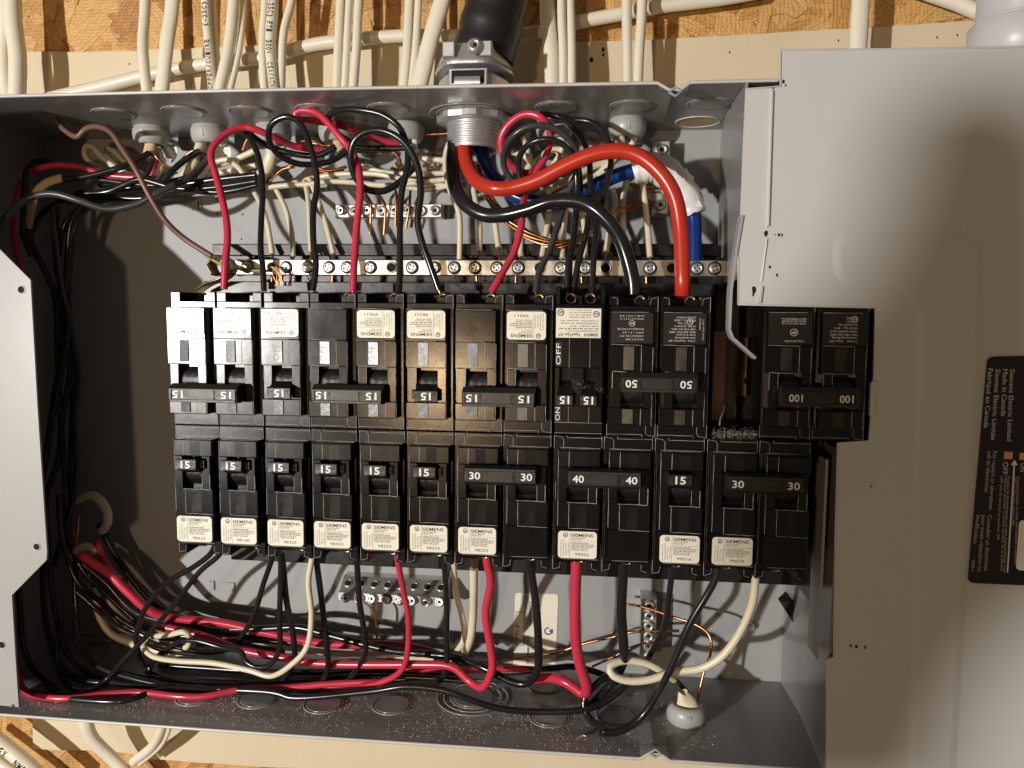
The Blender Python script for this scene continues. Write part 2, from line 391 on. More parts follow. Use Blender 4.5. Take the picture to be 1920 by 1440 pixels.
# right partition (upper) and bent tongue
pu = MB()
def sheet(mb, px, y0, y1, th=.05, mi=0):
    a = [at(u, v, y0) for u, v in px]
    P = [(p.x, p.z) for p in a]; n = len(P)
    for i in range(n - 1):
        (xa, za), (xb, zb) = P[i], P[i + 1]; d = Vector((xb - xa, zb - za)).normalized(); nx, nz = d.y * th / 2, -d.x * th / 2
        vs = [(xa - nx, y0, za - nz), (xa + nx, y0, za + nz), (xb + nx, y0, zb + nz), (xb - nx, y0, zb - nz)]
        vs += [(x, y1, z) for x, _, z in vs]
        mb.add(vs, [(0, 1, 2, 3), (7, 6, 5, 4), (0, 4, 5, 1), (1, 5, 6, 2), (2, 6, 7, 3), (3, 7, 4, 0)], mi)
# curved sheet that runs back from the fold to the back wall
rings = []
for i in range(13):
    t = i / 12; y = YR + (YB - YR) * t
    xo = 11.62 - .0 + 0.45 * max(0, t - .55) ** 1.5
    rings.append([(xo, y, ZT - .02), (xo + .05, y, ZT - .02), (xo + .05, y, 0.35), (xo, y, 0.35)])
pu.loft(rings, 0, False)
part(pu, 'upper_partition', M['greyshade'])
pt = MB(); sheet(pt, [(1392, 403), (1381, 470), (1371, 545), (1368, 618), (1374, 634), (1417, 672)], .02, .38, .055)
part(pt, 'bent_tongue', M['grey'], label='bare bent edge of grey sheet ending in a slanted tip')
pl = MB(); rings = []
for i in range(13):
    t = i / 12; y = YR - .1 + (YB - YR) * t
    xo = at(1549, 1300, .3).x + .02 + .18 * t - .35 * max(0, t - .6)
    rings.append([(xo, y, -3.0), (xo, y, ZB + .02), (xo + .05, y, ZB + .02), (xo + .05, y, -3.0)])
pl.loft(rings, 0, False)
part(pl, 'lower_partition', M['greyshade'])
p1, p2 = at(1530, 850, 1.0), at(1560, 1230, .5)
part(MB().box(p1.x, p1.x + .05, .3, 1.0, p2.z, p1.z), 'side_bracket', M['grey'])
pk = MB(); a = at(1462, 1128, 3.4); pk.add([(a.x, 3.4, a.z), (a.x + .36, 3.4, a.z + .02), (a.x + .34, 3.4, a.z - .52), (a.x, 3.6, a.z), (a.x + .36, 4.2, a.z + .02), (a.x + .34, 4.2, a.z - .52)], [(0, 1, 2), (0, 3, 4, 1), (1, 4, 5, 2), (2, 5, 3, 0), (5, 4, 3)])
part(pk, 'punched_tab', M['hole'])
# knockouts in top and bottom walls
def knock(u, v, z, r, sgn, rings=1, yy=None):
    p = atz(u, v, z); y = yy if yy else p.y
    mb = MB()
    for k in range(rings):
        rr = r - k * .16
        mb.tor((p.x, y, z - sgn * .002), (0, 0, 1), rr, .022, 40, 6, 0, .18, 2 * math.pi - .1)
    mb.cyl((p.x, y, z - sgn * .028), (0, 0, sgn), r - .05 - (rings - 1) * .16, r - .03 - (rings - 1) * .16, .05, 36, 0)
    return part(mb, 'knockout', M['greyshade'])
for u, v in ((215, 213), (345, 209), (470, 209), (595, 205), (730, 203), (1045, 200), (1185, 198), (1330, 194)):
    knock(u, v, ZT, .47, 1)
knock(885, 214, ZT, .95, 1, 2)
for u, v in ((367, 1306), (483, 1311), (607, 1320), (735, 1322), (1022, 1285), (1030, 1345), (1155, 1342), (1175, 1286)):
    knock(u, v, ZB, .46, -1)
knock(887, 1308, ZB, .86, -1, 3)
p = atz(1308, 228, ZT)
oh = MB().cyl((p.x, p.y, ZT - .006), (0, 0, 1), .5, .5, .01, 40, 0); oh.tor((p.x, p.y, ZT - .004), (0, 0, 1), .5, .02, 40, 6, 1)
part(oh, 'open_knockout', [M['tan'], M['coverlip']])
# side wall faint knockout rings
kr = MB()
for (y, z) in ((2.4, 2.6), (2.4, -6.8)):
    for r in (.45, .62, .8): kr.tor((XL + .03, y, z), (1, 0, 0), r, .015, 32, 5)
part(kr, 'knockout_ring', M['greyshade'])
# small back wall holes / screws
bs = MB()
for (u, v) in ((408, 401), (455, 402), (453, 448), (540, 1110), (1405, 1170), (840, 1110), (60, 240)):
    p = at(u, v, YB); bs.cyl((p.x, YB - .004, p.z), (0, 1, 0), .025, .025, .01, 10)
part(bs, 'pin_hole', M['hole'])
p = at(1405, 1170, YB)
part(MB().cyl((p.x, YB - .22, p.z), (0, 1, 0), .1, .11, .22, 14, 0, True, .02), 'mounting_screw', M['steel'])
p = at(1385, 700, 3.0)
# ================================================================== BLACK BASE, BUS, NEUTRAL BAR
base = empty('bus_base', (6, 2.9, -2.5), 'black plastic base rail running behind both rows of breakers', 'bus base')
bm_ = MB()
a = at(400, 456, 2.6); b = at(1345, 456, 2.6)
bm_.box(a.x, 11.5, 2.75, 3.1, .55, a.z, .02); bm_.box(a.x, 11.5, 2.55, 2.75, a.z - .3, a.z - .02, .02)
bm_.box(-.1, 13.9, 2.55, 3.3, at(700, 1063, 2.5).z, .6, .02)
bm_.box(a.x + .1, 11.4, 1.9, 2.6, .02, .32, .02)
part(bm_, 'base_tray', M['base'], base)
ribs = MB()
for i in range(20):
    x = a.x + .6 + i * .58; ribs.box(x, x + .07, 2.45, 2.56, .62, a.z - .02, .01)
# dark housing around the main lugs
mh = MB(); mh.box(11.45, 12.0, 2.2, 3.2, -3.1, .9, .02); mh.box(13.6, 14.6, 1.6, 2.6, -6.6, -.3, .02); mh.box(11.5, 15, 3.2, 3.9, -6.0, .8)
part(mh, 'main_lug_housing', M['base'], base)
cu = MB().cyl(at(1405, 740, 1.9), (0, 0, 1), .3, .3, 1.25, 24, 0); cu.cyl(at(1405, 715, 1.55), (0, 1, 0), .1, .1, .1, 12, 1)
part(cu, 'main_lug', [M['brass'], M['hole']], base, label='brass coloured lug beside the main breaker')
cs = MB(); a1 = at(1338, 620, 1.9); a2 = at(1358, 790, 1.9)
cs.box(a1.x, a2.x, 1.9, 2.0, a2.z, a1.z, .02)
part(cs, 'copper_strap', M['dullcopper'], base)
ww = MB(); ww.tube([at(1358, 760, 1.0), at(1356, 772, .95), at(1350, 785, .9), at(1349, 798, .9)], .03, 8)
part(ww, 'lug_wire', M['steel'], base)
# neutral bar
nb = empty('neutral_bar', (6, 2.2, .6), 'long silvery neutral bar with a row of screws above the upper breakers', 'terminal bar')
YN = 2.0
a = at(402, 486, YN); b = at(402, 515, YN); c = at(1362, 516, YN)
zt_, zb_ = a.z, b.z
part(MB().box(at(440, 500, YN).x, c.x, YN, YN + .35, zb_, zt_, .02), 'bar', M['bus'], nb)
hm = MB(); hm2 = {}
def screw_mesh(r, kind, m_):
    mb = MB()
    if kind == 'slot':
        mb.cyl((0, -.05, 0), (0, 1, 0), r * .86, r, .03, 18, 0); mb.cyl((0, -.02, 0), (0, 1, 0), r, r, .05, 18, 0)
        mb.tor((0, -.055, 0), (0, 1, 0), r * .72, r * .16, 16, 6, 0)
        mb.box(-r * .66, r * .66, -.054, -.05, -r * .13, r * .13, 0, 1); mb.box(-r * .13, r * .13, -.055, -.05, -r * .6, r * .6, 0, 1)
        mb.cyl((0, -.06, 0), (0, 1, 0), r * .3, r * .34, .02, 8, 0); mb.cyl((0, -.001, 0), (0, 1, 0), r * 1.22, r * 1.22, .01, 18, 1)  # wide dark disc puts shade round the screw head
    elif kind == 'socket':
        mb.cyl((0, -.09, 0), (0, 1, 0), r * .8, r, .035, 18, 0, caps=False); mb.cyl((0, -.055, 0), (0, 1, 0), r, r, .06, 18, 0, caps=False)
        mb.tor((0, -.085, 0), (0, 1, 0), r * .72, r * .18, 18, 6, 0)
        mb.cyl((0, -.07, 0), (0, 1, 0), r * .7, r * .6, .01, 18, 0); mb.cyl((0, -.073, 0), (0, 1, 0), r * .46, r * .46, .01, 4, 1, False)
    else:
        mb.cyl((0, -.012, 0), (0, 1, 0), r * .95, r * .95, .02, 18, 1); mb.tor((0, -.012, 0), (0, 1, 0), r * .98, .018, 20, 6, 0)
    me_o = mb.build('screw', [m_, M['hole']]); me_ = me_o.data; bpy.data.objects.remove(me_o); return me_
sm_slot = screw_mesh(.125, 'slot', M['steel']); sm_hole = screw_mesh(.115, 'hole', M['bus']); sm_sock = screw_mesh(.13, 'socket', M['steel'])
def put(me, name, p, parent, rot=None):
    o = obj(name, me, parent); o.location = Vector(p) * S - parent.matrix_basis.translation
    if rot is not None: o.rotation_euler = rot
    return o
zc = (zt_ + zb_) / 2
scr = [(463, 0), (510, 2), (537, 0), (577, 0), (617, 0), (651, 0), (695, 0), (734, 1), (773, 0), (815, 0), (852, 0), (891, 0), (932, 0), (972, 0), (1011, 1), (1052, 0), (1097, 0), (1136, 1), (1180, 0), (1219, 0), (1259, 1), (1307, 0), (1340, 0)]
for u, k in scr:
    x = at(u, 500, YN).x
    put([sm_slot, sm_hole, sm_hole][k], 'screw' if k == 0 else 'screw_hole', (x, YN - .005, zc), nb, (0, random.uniform(0, 3), 0))
cl = MB(); p0 = at(398, 545, 1.4)
path = [at(372, 545, 1.5), at(392, 532, 1.4), at(420, 522, 1.3), at(436, 505, 1.4), at(428, 488, 1.6), at(410, 482, 1.8), at(396, 496, 1.9), at(404, 515, 1.9)]
def _cr(P, n=6):
    out = []
    for i in range(len(P) - 1):
        p0, p1, p2, p3 = P[max(i - 1, 0)], P[i], P[i + 1], P[min(i + 2, len(P) - 1)]
        for j in range(n):
            t = j / n; out.append(.5 * ((2 * p1) + (p2 - p0) * t + (2 * p0 - 5 * p1 + 4 * p2 - p3) * t * t + (3 * p1 - p0 - 3 * p2 + p3) * t ** 3))
    return out + [P[-1]]
rings = []
for q in _cr(path): rings.append([q + Vector((0, -.22, -.02)), q + Vector((0, 0, -.035)), q + Vector((0, .25, -.02)), q + Vector((.01, .25, .02)), q + Vector((.01, 0, .01)), q + Vector((.01, -.22, .02))])
cl.loft(rings, 0, True)
part(cl, 'bonding_strap', M['brass'], nb, label='dull brass bonding strap curling from the bar end')
# ground bars ---------------------------------------------------------
def gbar(u0, v0, u1, v1, y, n, label, vertical=False, group='ground bars on the back wall', screws=None):
    a = at(u0, v0, y); b = at(u1, v1, y)
    e = empty('ground_bar', ((a.x + b.x) / 2, YB, (a.z + b.z) / 2), label, 'terminal bar', group)
    part(MB().box(a.x, b.x, y, YB - .01, b.z, a.z, .025), 'bar', M['alu'], e)
    for i in range(n):
        t = (i + .5) / n
        if vertical: q = (( a.x + b.x) / 2, y - .01, a.z + (b.z - a.z) * t)
        else: q = (a.x + (b.x - a.x) * t, y - .01, (a.z + b.z) / 2 + random.uniform(-.015, .015))
        put(sm_sock if (screws is None or screws[i]) else sm_slot, 'screw', q, e, (random.uniform(-.1, .1), random.uniform(0, 3), random.uniform(-.1, .1)))
    return e
gbar(628, 383, 828, 408, 3.85, 8, 'short grey ground bar with eight square socket screws above the long neutral bar')
g3 = gbar(1226, 264, 1253, 402, 3.7, 4, 'upright ground lug bar beside the white taped blue cable', True)
g4 = gbar(1203, 1124, 1229, 1238, 3.6, 6, 'upright ground bar with bunched screw heads under the lower breakers', True)
# lower ground bar shows its holes and the screws below them
a = at(638, 1090, 3.65); b = at(838, 1112, 3.65)
e = empty('ground_bar', ((a.x + b.x) / 2, YB, b.z), 'short ground bar with open wire holes above its screws, below the lower breakers', 'terminal bar', 'ground bars on the back wall')
g = MB()
za, zb2 = a.z, at(700, 1128, 3.5).z
g.loft([[(x, 3.95, za + .05), (x, YB - .01, za + .05), (x, YB - .01, zb2), (x, 3.5, zb2), (x, 3.5, zb2 + .2), (x, 3.62, zb2 + .24)] for x in (a.x, b.x)], 0, False)
part(g, 'bar', M['alu'], e)
for i in range(8):
    x = a.x + (b.x - a.x) * (i + .5) / 8
    hh = MB(); cpt = (x, 3.765, (za + .05 + zb2 + .24) / 2); ax = Vector((0, -(za + .05 - zb2 - .24), .33)).normalized()
    hh.cyl(Vector(cpt) + ax * .004, -ax, .10, .10, .02, 18, 1); hh.tor(Vector(cpt), ax, .1, .015, 18, 6, 0)
    part(hh, 'wire_hole', [M['steel'], M['hole']], e)
    put(sm_sock if i not in (3, 4) else sm_slot, 'screw', (x + .03, 3.49, zb2 + .09), e, (.25, random.uniform(0, 3), 0))
# ================================================================== BREAKERS
UW = .975    # unit width
def sticker_print(mb, x0, x1, z0, z1, code, poles, mi=0):
    """x0..x1, z0(bottom)..z1(top)"""
    W_, H_ = x1 - x0, z1 - z0; y = -.2725
    X = lambda t: x0 + W_ * t
    Z = lambda t: z1 - H_ * t
    mb.text('SIEMENS', (X(.335), y, Z(.195)), X_, Z_, h=H_ * .115, width=W_ * .57, bold=.014)
    for s_, zz, ww in (('CIRCUIT BREAKER', .265, .36), ('DISJONCTEUR', .325, .27)):
        mb.text(s_, (X(.34), y, Z(zz)), X_, Z_, h=H_ * .042, width=W_ * ww, mi=mi)
    for s_, zz, ww in (('INTERRUPTING RATING', .455, .44), ("CAPACITE D'INTERRUPTION", .52, .60), ('10000 AMP. RMS SYM. MAX.', .585, .58), ('120/240 V. AC/CA 40\u00b0C', .65, .46), ('%d POLE%s TYPE Q%s' % (poles, 'S' if poles > 1 else '', ' SWD' if poles == 1 else ''), .715, .42)):
        mb.text(s_, (X(.34), y, Z(zz)), X_, Z_, h=H_ * .044, width=W_ * ww, bold=.012, mi=mi)
    mb.text(code, (X(.44), y, Z(.9)), X_, Z_, h=H_ * .105, width=W_ * .36, mi=mi)
    mb.box(X(.305), X(.31), y, y + .002, z0 + .005, z1 - .005); mb.box(X(.31), X(.99), y, y + .002, Z(.375), Z(.368))
    for k, s_ in enumerate(('MAX WIRE CU/AL 75', 'TORQUE SERRAGE LB-PO', 'REFER TO PANEL', 'LISTED HACR')):
        mb.text(s_, (X(.09 + k * .065), y, Z(.95 - .03 * k)), Z_, -X_, h=H_ * .04, width=H_ * (.62 if k < 2 else .45), mi=mi)
    cx, cz = X(.19), Z(.14)
    mb.tor((cx, y, cz), (0, 1, 0), H_ * .075, H_ * .012, 20, 4); mb.text('n', (cx, y, cz - H_ * .04), X_, Z_, h=H_ * .09, align='c', bold=.04)
def logo_ring(mb, cx, y, cz, r, txt, mi=0):
    mb.tor((cx, y, cz), (0, 1, 0), r, r * .14, 22, 4, mi); mb.text(txt, (cx, y, cz - r * .42), X_, Z_, h=r * .85, align='c', bold=.03, mi=mi)
_pm = {}
def cached(key, fn):
    if key not in _pm: o = fn(); _pm[key] = o.data; bpy.data.objects.remove(o)
    return _pm[key]
def dup_part(key, fn, name, parent, loc=(0, 0, 0)):
    o = obj(name, cached(key, fn), parent, loc); return o
def housing(off=False):
    mb = MB(); w = UW; a, b = .008, w - .008; c = .012
    mb.box(a, b, 0, 2.35, -2.6, -.008, c)
    mb.box(a, .19, 0.0, 2.35, -2.79, -2.6, c); mb.box(.77, b, 0.0, 2.35, -2.79, -2.6, c); mb.box(.19, .77, .95, 2.35, -2.79, -2.6)
    mb.box(.19, .42, .35, .95, -2.74, -2.6, .01)
    o0, o1 = (-.62, -1.31)
    h = -.26
    mb.box(.11, .93, h, 0, o0, -.27, .018)                 # band above the toggle
    mb.box(.11, .28, h, 0, o1, o0, .006); mb.box(.71, .88, h, 0, o1, o0, .006)
    mb.box(.11, .93, h, 0, -1.84, o1, .012); mb.box(.11, .93, h, 0, -2.47, -1.84, .014)
    mb.box(.28, .71, -.04, 0, o1, o0)
    # toggle drum inside the opening
    n = 12; rr = []
    for x in (.29, .70):
        rr.append([(x, .12 - .3 * math.cos(t), -.965 + .33 * math.sin(t)) for t in [math.pi * (k / (n - 1) - .5) for k in range(n)]])
    mb.loft([rr[0], rr[1]], 1, True, False)
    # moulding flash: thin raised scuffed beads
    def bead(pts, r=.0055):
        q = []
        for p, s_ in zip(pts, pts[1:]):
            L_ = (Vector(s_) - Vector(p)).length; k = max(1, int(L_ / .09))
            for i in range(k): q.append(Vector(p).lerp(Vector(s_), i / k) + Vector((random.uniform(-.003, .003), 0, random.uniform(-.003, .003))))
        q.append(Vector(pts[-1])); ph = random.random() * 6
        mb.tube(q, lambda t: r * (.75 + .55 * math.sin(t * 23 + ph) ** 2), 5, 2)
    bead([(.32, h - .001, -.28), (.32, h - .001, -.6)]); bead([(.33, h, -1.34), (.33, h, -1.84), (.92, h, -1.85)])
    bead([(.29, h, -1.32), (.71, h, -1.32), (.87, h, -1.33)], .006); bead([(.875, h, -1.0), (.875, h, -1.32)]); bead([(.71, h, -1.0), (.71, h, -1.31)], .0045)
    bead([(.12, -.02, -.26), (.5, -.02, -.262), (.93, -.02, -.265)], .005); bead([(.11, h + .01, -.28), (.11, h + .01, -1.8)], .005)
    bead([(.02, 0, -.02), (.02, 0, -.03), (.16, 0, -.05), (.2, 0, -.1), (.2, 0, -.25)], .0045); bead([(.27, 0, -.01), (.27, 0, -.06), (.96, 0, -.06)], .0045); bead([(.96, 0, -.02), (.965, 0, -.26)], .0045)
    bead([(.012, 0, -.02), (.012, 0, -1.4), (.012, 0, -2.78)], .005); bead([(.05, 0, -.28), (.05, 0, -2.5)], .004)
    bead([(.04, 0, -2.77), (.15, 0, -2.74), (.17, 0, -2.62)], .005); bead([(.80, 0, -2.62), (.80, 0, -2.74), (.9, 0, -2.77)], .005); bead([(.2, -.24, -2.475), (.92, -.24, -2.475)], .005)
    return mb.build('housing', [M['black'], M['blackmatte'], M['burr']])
def pads(zz):
    mb = MB()
    for z0, z1 in (zz,):
        t = math.tan(math.radians(7)); x0, x1 = .47, .86
        y0 = -.285; y1 = y0 + (x1 - x0) * t
        vs = [(x0, y0, z0), (x1, y1, z0), (x1, y1, z1), (x0, y0, z1)]; vs += [(x, -.2, z) for x, _, z in vs]
        mb.add(vs, [(0, 1, 2, 3), (0, 4, 5, 1), (1, 5, 6, 2), (2, 6, 7, 3), (3, 7, 4, 0)], 0)
    return mb.build('indicator_window', M['blackpad'])
def onoff(w_):
    mb = MB(); t = math.tan(math.radians(7))
    xd = Vector((0, 0, -1)); zd = Vector((math.cos(math.radians(7)), math.sin(math.radians(7)), 0))
    for s_, z, wd in (w_,):
        mb.text(s_, (.53, -.2855 + .06 * t, z), xd, zd, h=.15, width=wd, bold=-.012)
    me = mb
    return me.build('embossed_lettering', M['emboss'])
def toggle(z=-.76, plate=(.23, .70)):
    mb = MB(); x0, x1 = plate; zc_ = z
    r = lambda x0, x1, y, z0, z1: [(x0, y, z0), (x1, y, z0), (x1, y, z1), (x0, y, z1)]
    mb.loft([r(x0 + .012, x1 - .012, -.48, zc_ - .10, zc_ + .10), r(x0, x1, -.468, zc_ - .112, zc_ + .112), r(x0 + .01, x1, -.40, zc_ - .12, zc_ + .11),
             r(x0 + .06, x1 + .0, -.27, zc_ - .19 if z > -.95 else zc_ - .1, zc_ + .08 if z > -.95 else zc_ + .19), r(x0 + .08, x1, -.05, zc_ - .27 if z > -.95 else zc_, zc_ if z > -.95 else zc_ + .27)], 0)
    # horns at both sides of the finger piece
    mb.loft([r(x1 - .02, x1 + .09, -.33, zc_ - .09, zc_ + .06), r(x1 - .02, x1 + .13, -.1, zc_ - .16, zc_ + .1)], 0)
    return mb.build('toggle', M['blackmatte'])
def tie_mesh(z, w):
    mb = MB(); x0, x1 = .29, w + .72; y0, y1 = -.66, -.40; h = .175
    ya = -.655; wz = .095
    wins = ((.38, .76), (w + .26, w + .66))
    def prof(x, e): return [(x, y1, z + h - e), (x, y1, z - h - .03 + e), (x, y0 + .17, z - h - .03 + e), (x, y0 + .03, z - wz - .02 + e * .3), (x, y0 + .03, z + h - .02 - e)]
    mb.loft([prof(x0 + .015, .015), prof(x0, 0), prof(x1, 0), prof(x1 - .015, .015)][::-1], 0)
    mb.box(x0 + .02, x1 - .02, y0, y0 + .03, z + wz, z + h - .02, .01); mb.box(x0 + .02, x1 - .02, y0, y0 + .03, z - wz - .015, z - wz)
    mb.box(x0 + .02, wins[0][0], y0, y0 + .03, z - wz, z + wz); mb.box(wins[0][1], wins[1][0], y0, y0 + .03, z - wz, z + wz); mb.box(wins[1][1], x1 - .02, y0, y0 + .03, z - wz, z + wz)
    for xx in (.30, w + .30): mb.box(xx, xx + .40, y1, -.1, z - .1, z + .1)
    for a, b in wins: mb.box(a, b, y0 + .022, y0 + .031, z - wz, z + wz, 0, 1)
    return mb.build('handle_tie', [M['tie'], M['blackmatte']])
def breaker(x, z, flip, poles, num, stickers, label, group, hz=-.76, y=0.0, prints=None):
    """x,z: the seam corner. stickers: date code per pole or None"""
    rr_ = random.Random(int(x * 977) + flip)      # no two breakers sit perfectly square
    if flip: e = empty('circuit_breaker', (x + (poles - 1) * 1.0 + UW, y, z), label, 'circuit breaker', group, math.pi)
    else: e = empty('circuit_breaker', (x, y, z), label, 'circuit breaker', group)
    e.rotation_euler.x = rr_.uniform(-.006, .006); e.rotation_euler.z = rr_.uniform(-.012, .012)
    for k in range(poles):
        o = Vector((k * 1.0, 0, 0))
        dup_part('housing%d' % ((k + int(x * 3)) % 3), housing, 'housing', e, o)
        for q_ in ((-.59, -.31), (-1.81, -1.36)): dup_part('pads%s' % q_[0], lambda: pads(q_), 'indicator_window', e, o)
        for q_ in (('ON', -.33, .23), ('OFF', -1.41, .34)): dup_part('onoff' + q_[0], lambda: onoff(q_), 'embossed_lettering', e, o)
        c = stickers[k]
        if c:
            lab = dup_part('paper', lambda: MB().prism(flipwind(rrect(.125, .895, -2.45, -1.9, .07)), -.27, -.262).build('sticker', M['paper']), 'sticker', e, o)
            def mk():
                mb = MB(); sticker_print(mb, .125, .895, -2.45, -1.9, c, poles); return mb.build('lettering', M['ink'])
            dup_part('pr' + c + str(poles), mk, 'lettering', lab)
        if poles == 1:
            tg = dup_part('tog%.2f' % hz, lambda: toggle(hz), 'toggle', e, o)
            def mk(): return MB().text(num, (.47, -.484, hz - .072), X_, Z_, h=.145, width=.20, bold=.02, align='c').build('rating_number', M['white'])
            dup_part('num' + num + '%.2f' % hz, mk, 'rating_number', tg)
        # terminal screw at the open end
        def mk(): return MB().tor((.55 + 0, .55, -2.70), (0, 1, .2), .10, .03, 18, 6, 0).cyl((.55, .62, -2.70), (0, -1, -.2), .085, .085, .02, 12, 1).box(.48, .62, .57, .6, -2.71, -2.69, 0, 0).build('terminal_screw', [M['brass'], M['hole']])
        dup_part('term', mk, 'terminal_screw', e, o + Vector((-.22 if flip else 0, 0, 0)))
    if poles > 1:
        t = dup_part('tie%.2f' % hz, lambda: tie_mesh(hz, 1.0), 'handle_tie', e)
        wd = .22 if len(num) == 2 else .25
        def mk(): return MB().text(num, (0, -.643, hz - .07), X_, Z_, h=.142, width=wd, bold=.015, align='c').build('rating_number', M['white'])
        for cx in ((.51, 1.53) if len(num) == 2 else (.55, 1.46)): dup_part('numt' + num + '%.2f' % hz, mk, 'rating_number', t, (cx, 0, 0))
    if prints: prints(e)
    return e
ZS = -2.775       # seam between the two rows
seam = [327, 410, 497, 583, 672, 761.5, 851.7, 943, 1037.5, 1133, 1227, 1325, 1426, 1521.7]
vse = [793, 796, 801, 803, 805, 808, 809, 813, 815, 819, 820, 822, 823, 826]
XS = [at(u + 1, v, 0).x for u, v in zip(seam, vse)]
GL, GU = 'breakers of the lower row', 'breakers of the upper row'
low = [(0, 1, '15', ['98323'], 'black 15 amp breaker at the far left end of the lower row, sticker 98323'),
       (1, 1, '15', ['98140'], 'black 15 amp breaker with sticker code 98140, second from the left in the lower row'),
       (2, 1, '15', ['98323'], 'black 15 amp breaker directly right of the one coded 98140 in the lower row'),
       (3, 1, '15', ['98323'], 'black 15 amp breaker fourth from the left in the lower row, over a white wire'),
       (4, 1, '15', ['98323'], 'black 15 amp breaker of the lower row directly over the thin red wire'),
       (5, 1, '15', ['98323'], 'black 15 amp breaker just left of the lower pair coded 98255'),
       (6, 2, '30', ['98255', None], 'double black 30 amp breaker coded 98255 in the middle of the lower row'),
       (8, 2, '40', ['99056', None], 'double black 40 amp breaker of the lower row with the thick red wire below'),
       (10, 1, '15', ['99016'], 'black 15 amp breaker coded 99016 between the double 40 and the right hand double 30'),
       (11, 2, '30', ['99079', None], 'double black 30 amp breaker coded 99079 at the right end of the lower row')]
for i, p, num, st_, lb in low: breaker(XS[i], ZS, False, p, num, st_, lb, GL)
ups = [(0, 2, '15', ['99011', '99012'], 'double 15 amp breaker at the left of the upper row, stickers washed out by glare', -.72),
       (2, 1, '15', ['98323 '], 'single black 15 amp breaker between the two left doubles of the upper row', -.76),
       (3, 2, '15', ['99011', None], 'double black 15 amp breaker, upper row, straight red wire on top, one sticker coded 99011', -.76),
       (5, 1, '15', ['98323 '], 'single black 15 amp breaker in the middle of the upper row with brown tinged reflections', -.76),
       (6, 2, '15', ['99011', None], 'double black 15 amp breaker catching a golden reflection, left of the tandem breaker', -.76)]
for i, p, num, st_, lb, hz in ups: breaker(XS[i], ZS + .0, True, p, num, st_, lb, GU, hz)
# tandem breaker ------------------------------------------------------
def tandem():
    e = empty('tandem_breaker', (XS[8] + UW, 0, ZS), 'tandem breaker with two small 15 toggles and a square white sticker', 'circuit breaker', GU, math.pi)
    mb = MB(); h = -.26
    mb.box(.008, UW - .008, 0, 2.35, -2.6, -.008, .012); mb.box(.008, .09, -.1, 2.3, -2.95, -2.6, .01); mb.box(UW - .09, UW - .008, -.1, 2.3, -2.95, -2.6, .01); mb.box(.46, .52, -.02, 2.3, -2.76, -2.6)
    mb.box(.09, .9, 1.0, 2.3, -2.8, -2.6)
    mb.box(.03, .96, h, 0, -.62, -.28, .015); mb.box(.03, .96, h, 0, -2.56, -1.36, .015)
    mb.box(.03, .17, h, 0, -1.36, -.62, .006); mb.box(.40, .63, h, 0, -1.36, -.62, .006); mb.box(.87, .96, h, 0, -1.36, -.62, .006)
    for x0 in (.17, .63): mb.box(x0, x0 + .24, -.06, 0, -1.36, -.62)
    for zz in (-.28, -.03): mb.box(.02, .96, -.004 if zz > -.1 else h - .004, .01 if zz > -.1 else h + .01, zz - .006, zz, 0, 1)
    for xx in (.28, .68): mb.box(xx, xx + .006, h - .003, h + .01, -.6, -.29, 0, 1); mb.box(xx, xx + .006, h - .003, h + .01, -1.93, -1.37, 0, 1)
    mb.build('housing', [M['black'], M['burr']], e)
    for x0, nx in ((.14, .26), (.60, .74)):
        t = MB(); r = lambda a, b, y, z0, z1: [(a, y, z0), (b, y, z0), (b, y, z1), (a, y, z1)]
        t.loft([r(x0, x0 + .31, -.48, -.84, -.65), r(x0, x0 + .31, -.4, -.86, -.63), r(x0 + .04, x0 + .27, -.05, -1.1, -.72)])
        tg = t.build('toggle', M['blackmatte'], e)
        MB().text('15', (x0 + .155, -.484, -.82), X_, Z_, h=.145, width=.19, bold=.02, align='c').build('rating_number', M['white'], tg)
    lab = MB().box(.08, .95, -.272, -.262, -2.52, -1.95).build('sticker', M['paper'], e)
    t = MB(); y = -.2745
    t.text('SIEMENS   Type/Tipo QT', (.13, y, -2.035), X_, Z_, h=.055, width=.78, bold=.02)
    for k, (s_, ww) in enumerate((('Interrupting Rating/Poder de cierre', .6), ('MAX. RMS SYM. AMPS./AMP SYM. EFF. MAX.', .78), ('10,000 120/240 V~  SP-1B', .55), ('Circuit Breaker/Disyuntor   No. License No.', .74), ('2-1 Pole/Polo/Polo   Desconexion   60\u00b0C', .74))):
        t.text(s_, (.13, y, -2.09 - k * .05), X_, Z_, h=.027, width=ww, bold=.01)
    for k, s_ in enumerate(('CU-AL  60/75\u00b0C  HACR Type', 'AWG/SWG 14-8  14 - 8', 'lb-in/kgf-cm 36 / 41', 'Issue No. L-2')): t.text(s_, (.27, y, -2.36 - k * .045), X_, Z_, h=.025, width=.42, bold=.01)
    logo_ring(t, .17, y, -2.41, .055, 'UL'); logo_ring(t, .86, y, -2.44, .06, 'SA')
    t.build('lettering', M['ink'], lab)
    wn = MB()
    for s_, z0, ww in (('OFF', -1.42, .42), ('ON', -.32, .26)): MB().text(s_, (.85, -.281, z0), (0, 0, -1), (1, 0, 0), h=.09, width=ww, bold=.0).build('switch_lettering', M['white'], e); MB().box(.81, .96, -.278, -.25, z0 - ww - .03, z0 + .03, .01).build('indicator_window', M['blackpad'], e)
    for x0 in (.30, .70):
        MB().tor((x0, .5, -2.72), (0, 1, .2), .1, .03, 16, 6).build('terminal_screw', M['brass'], e)
tandem()
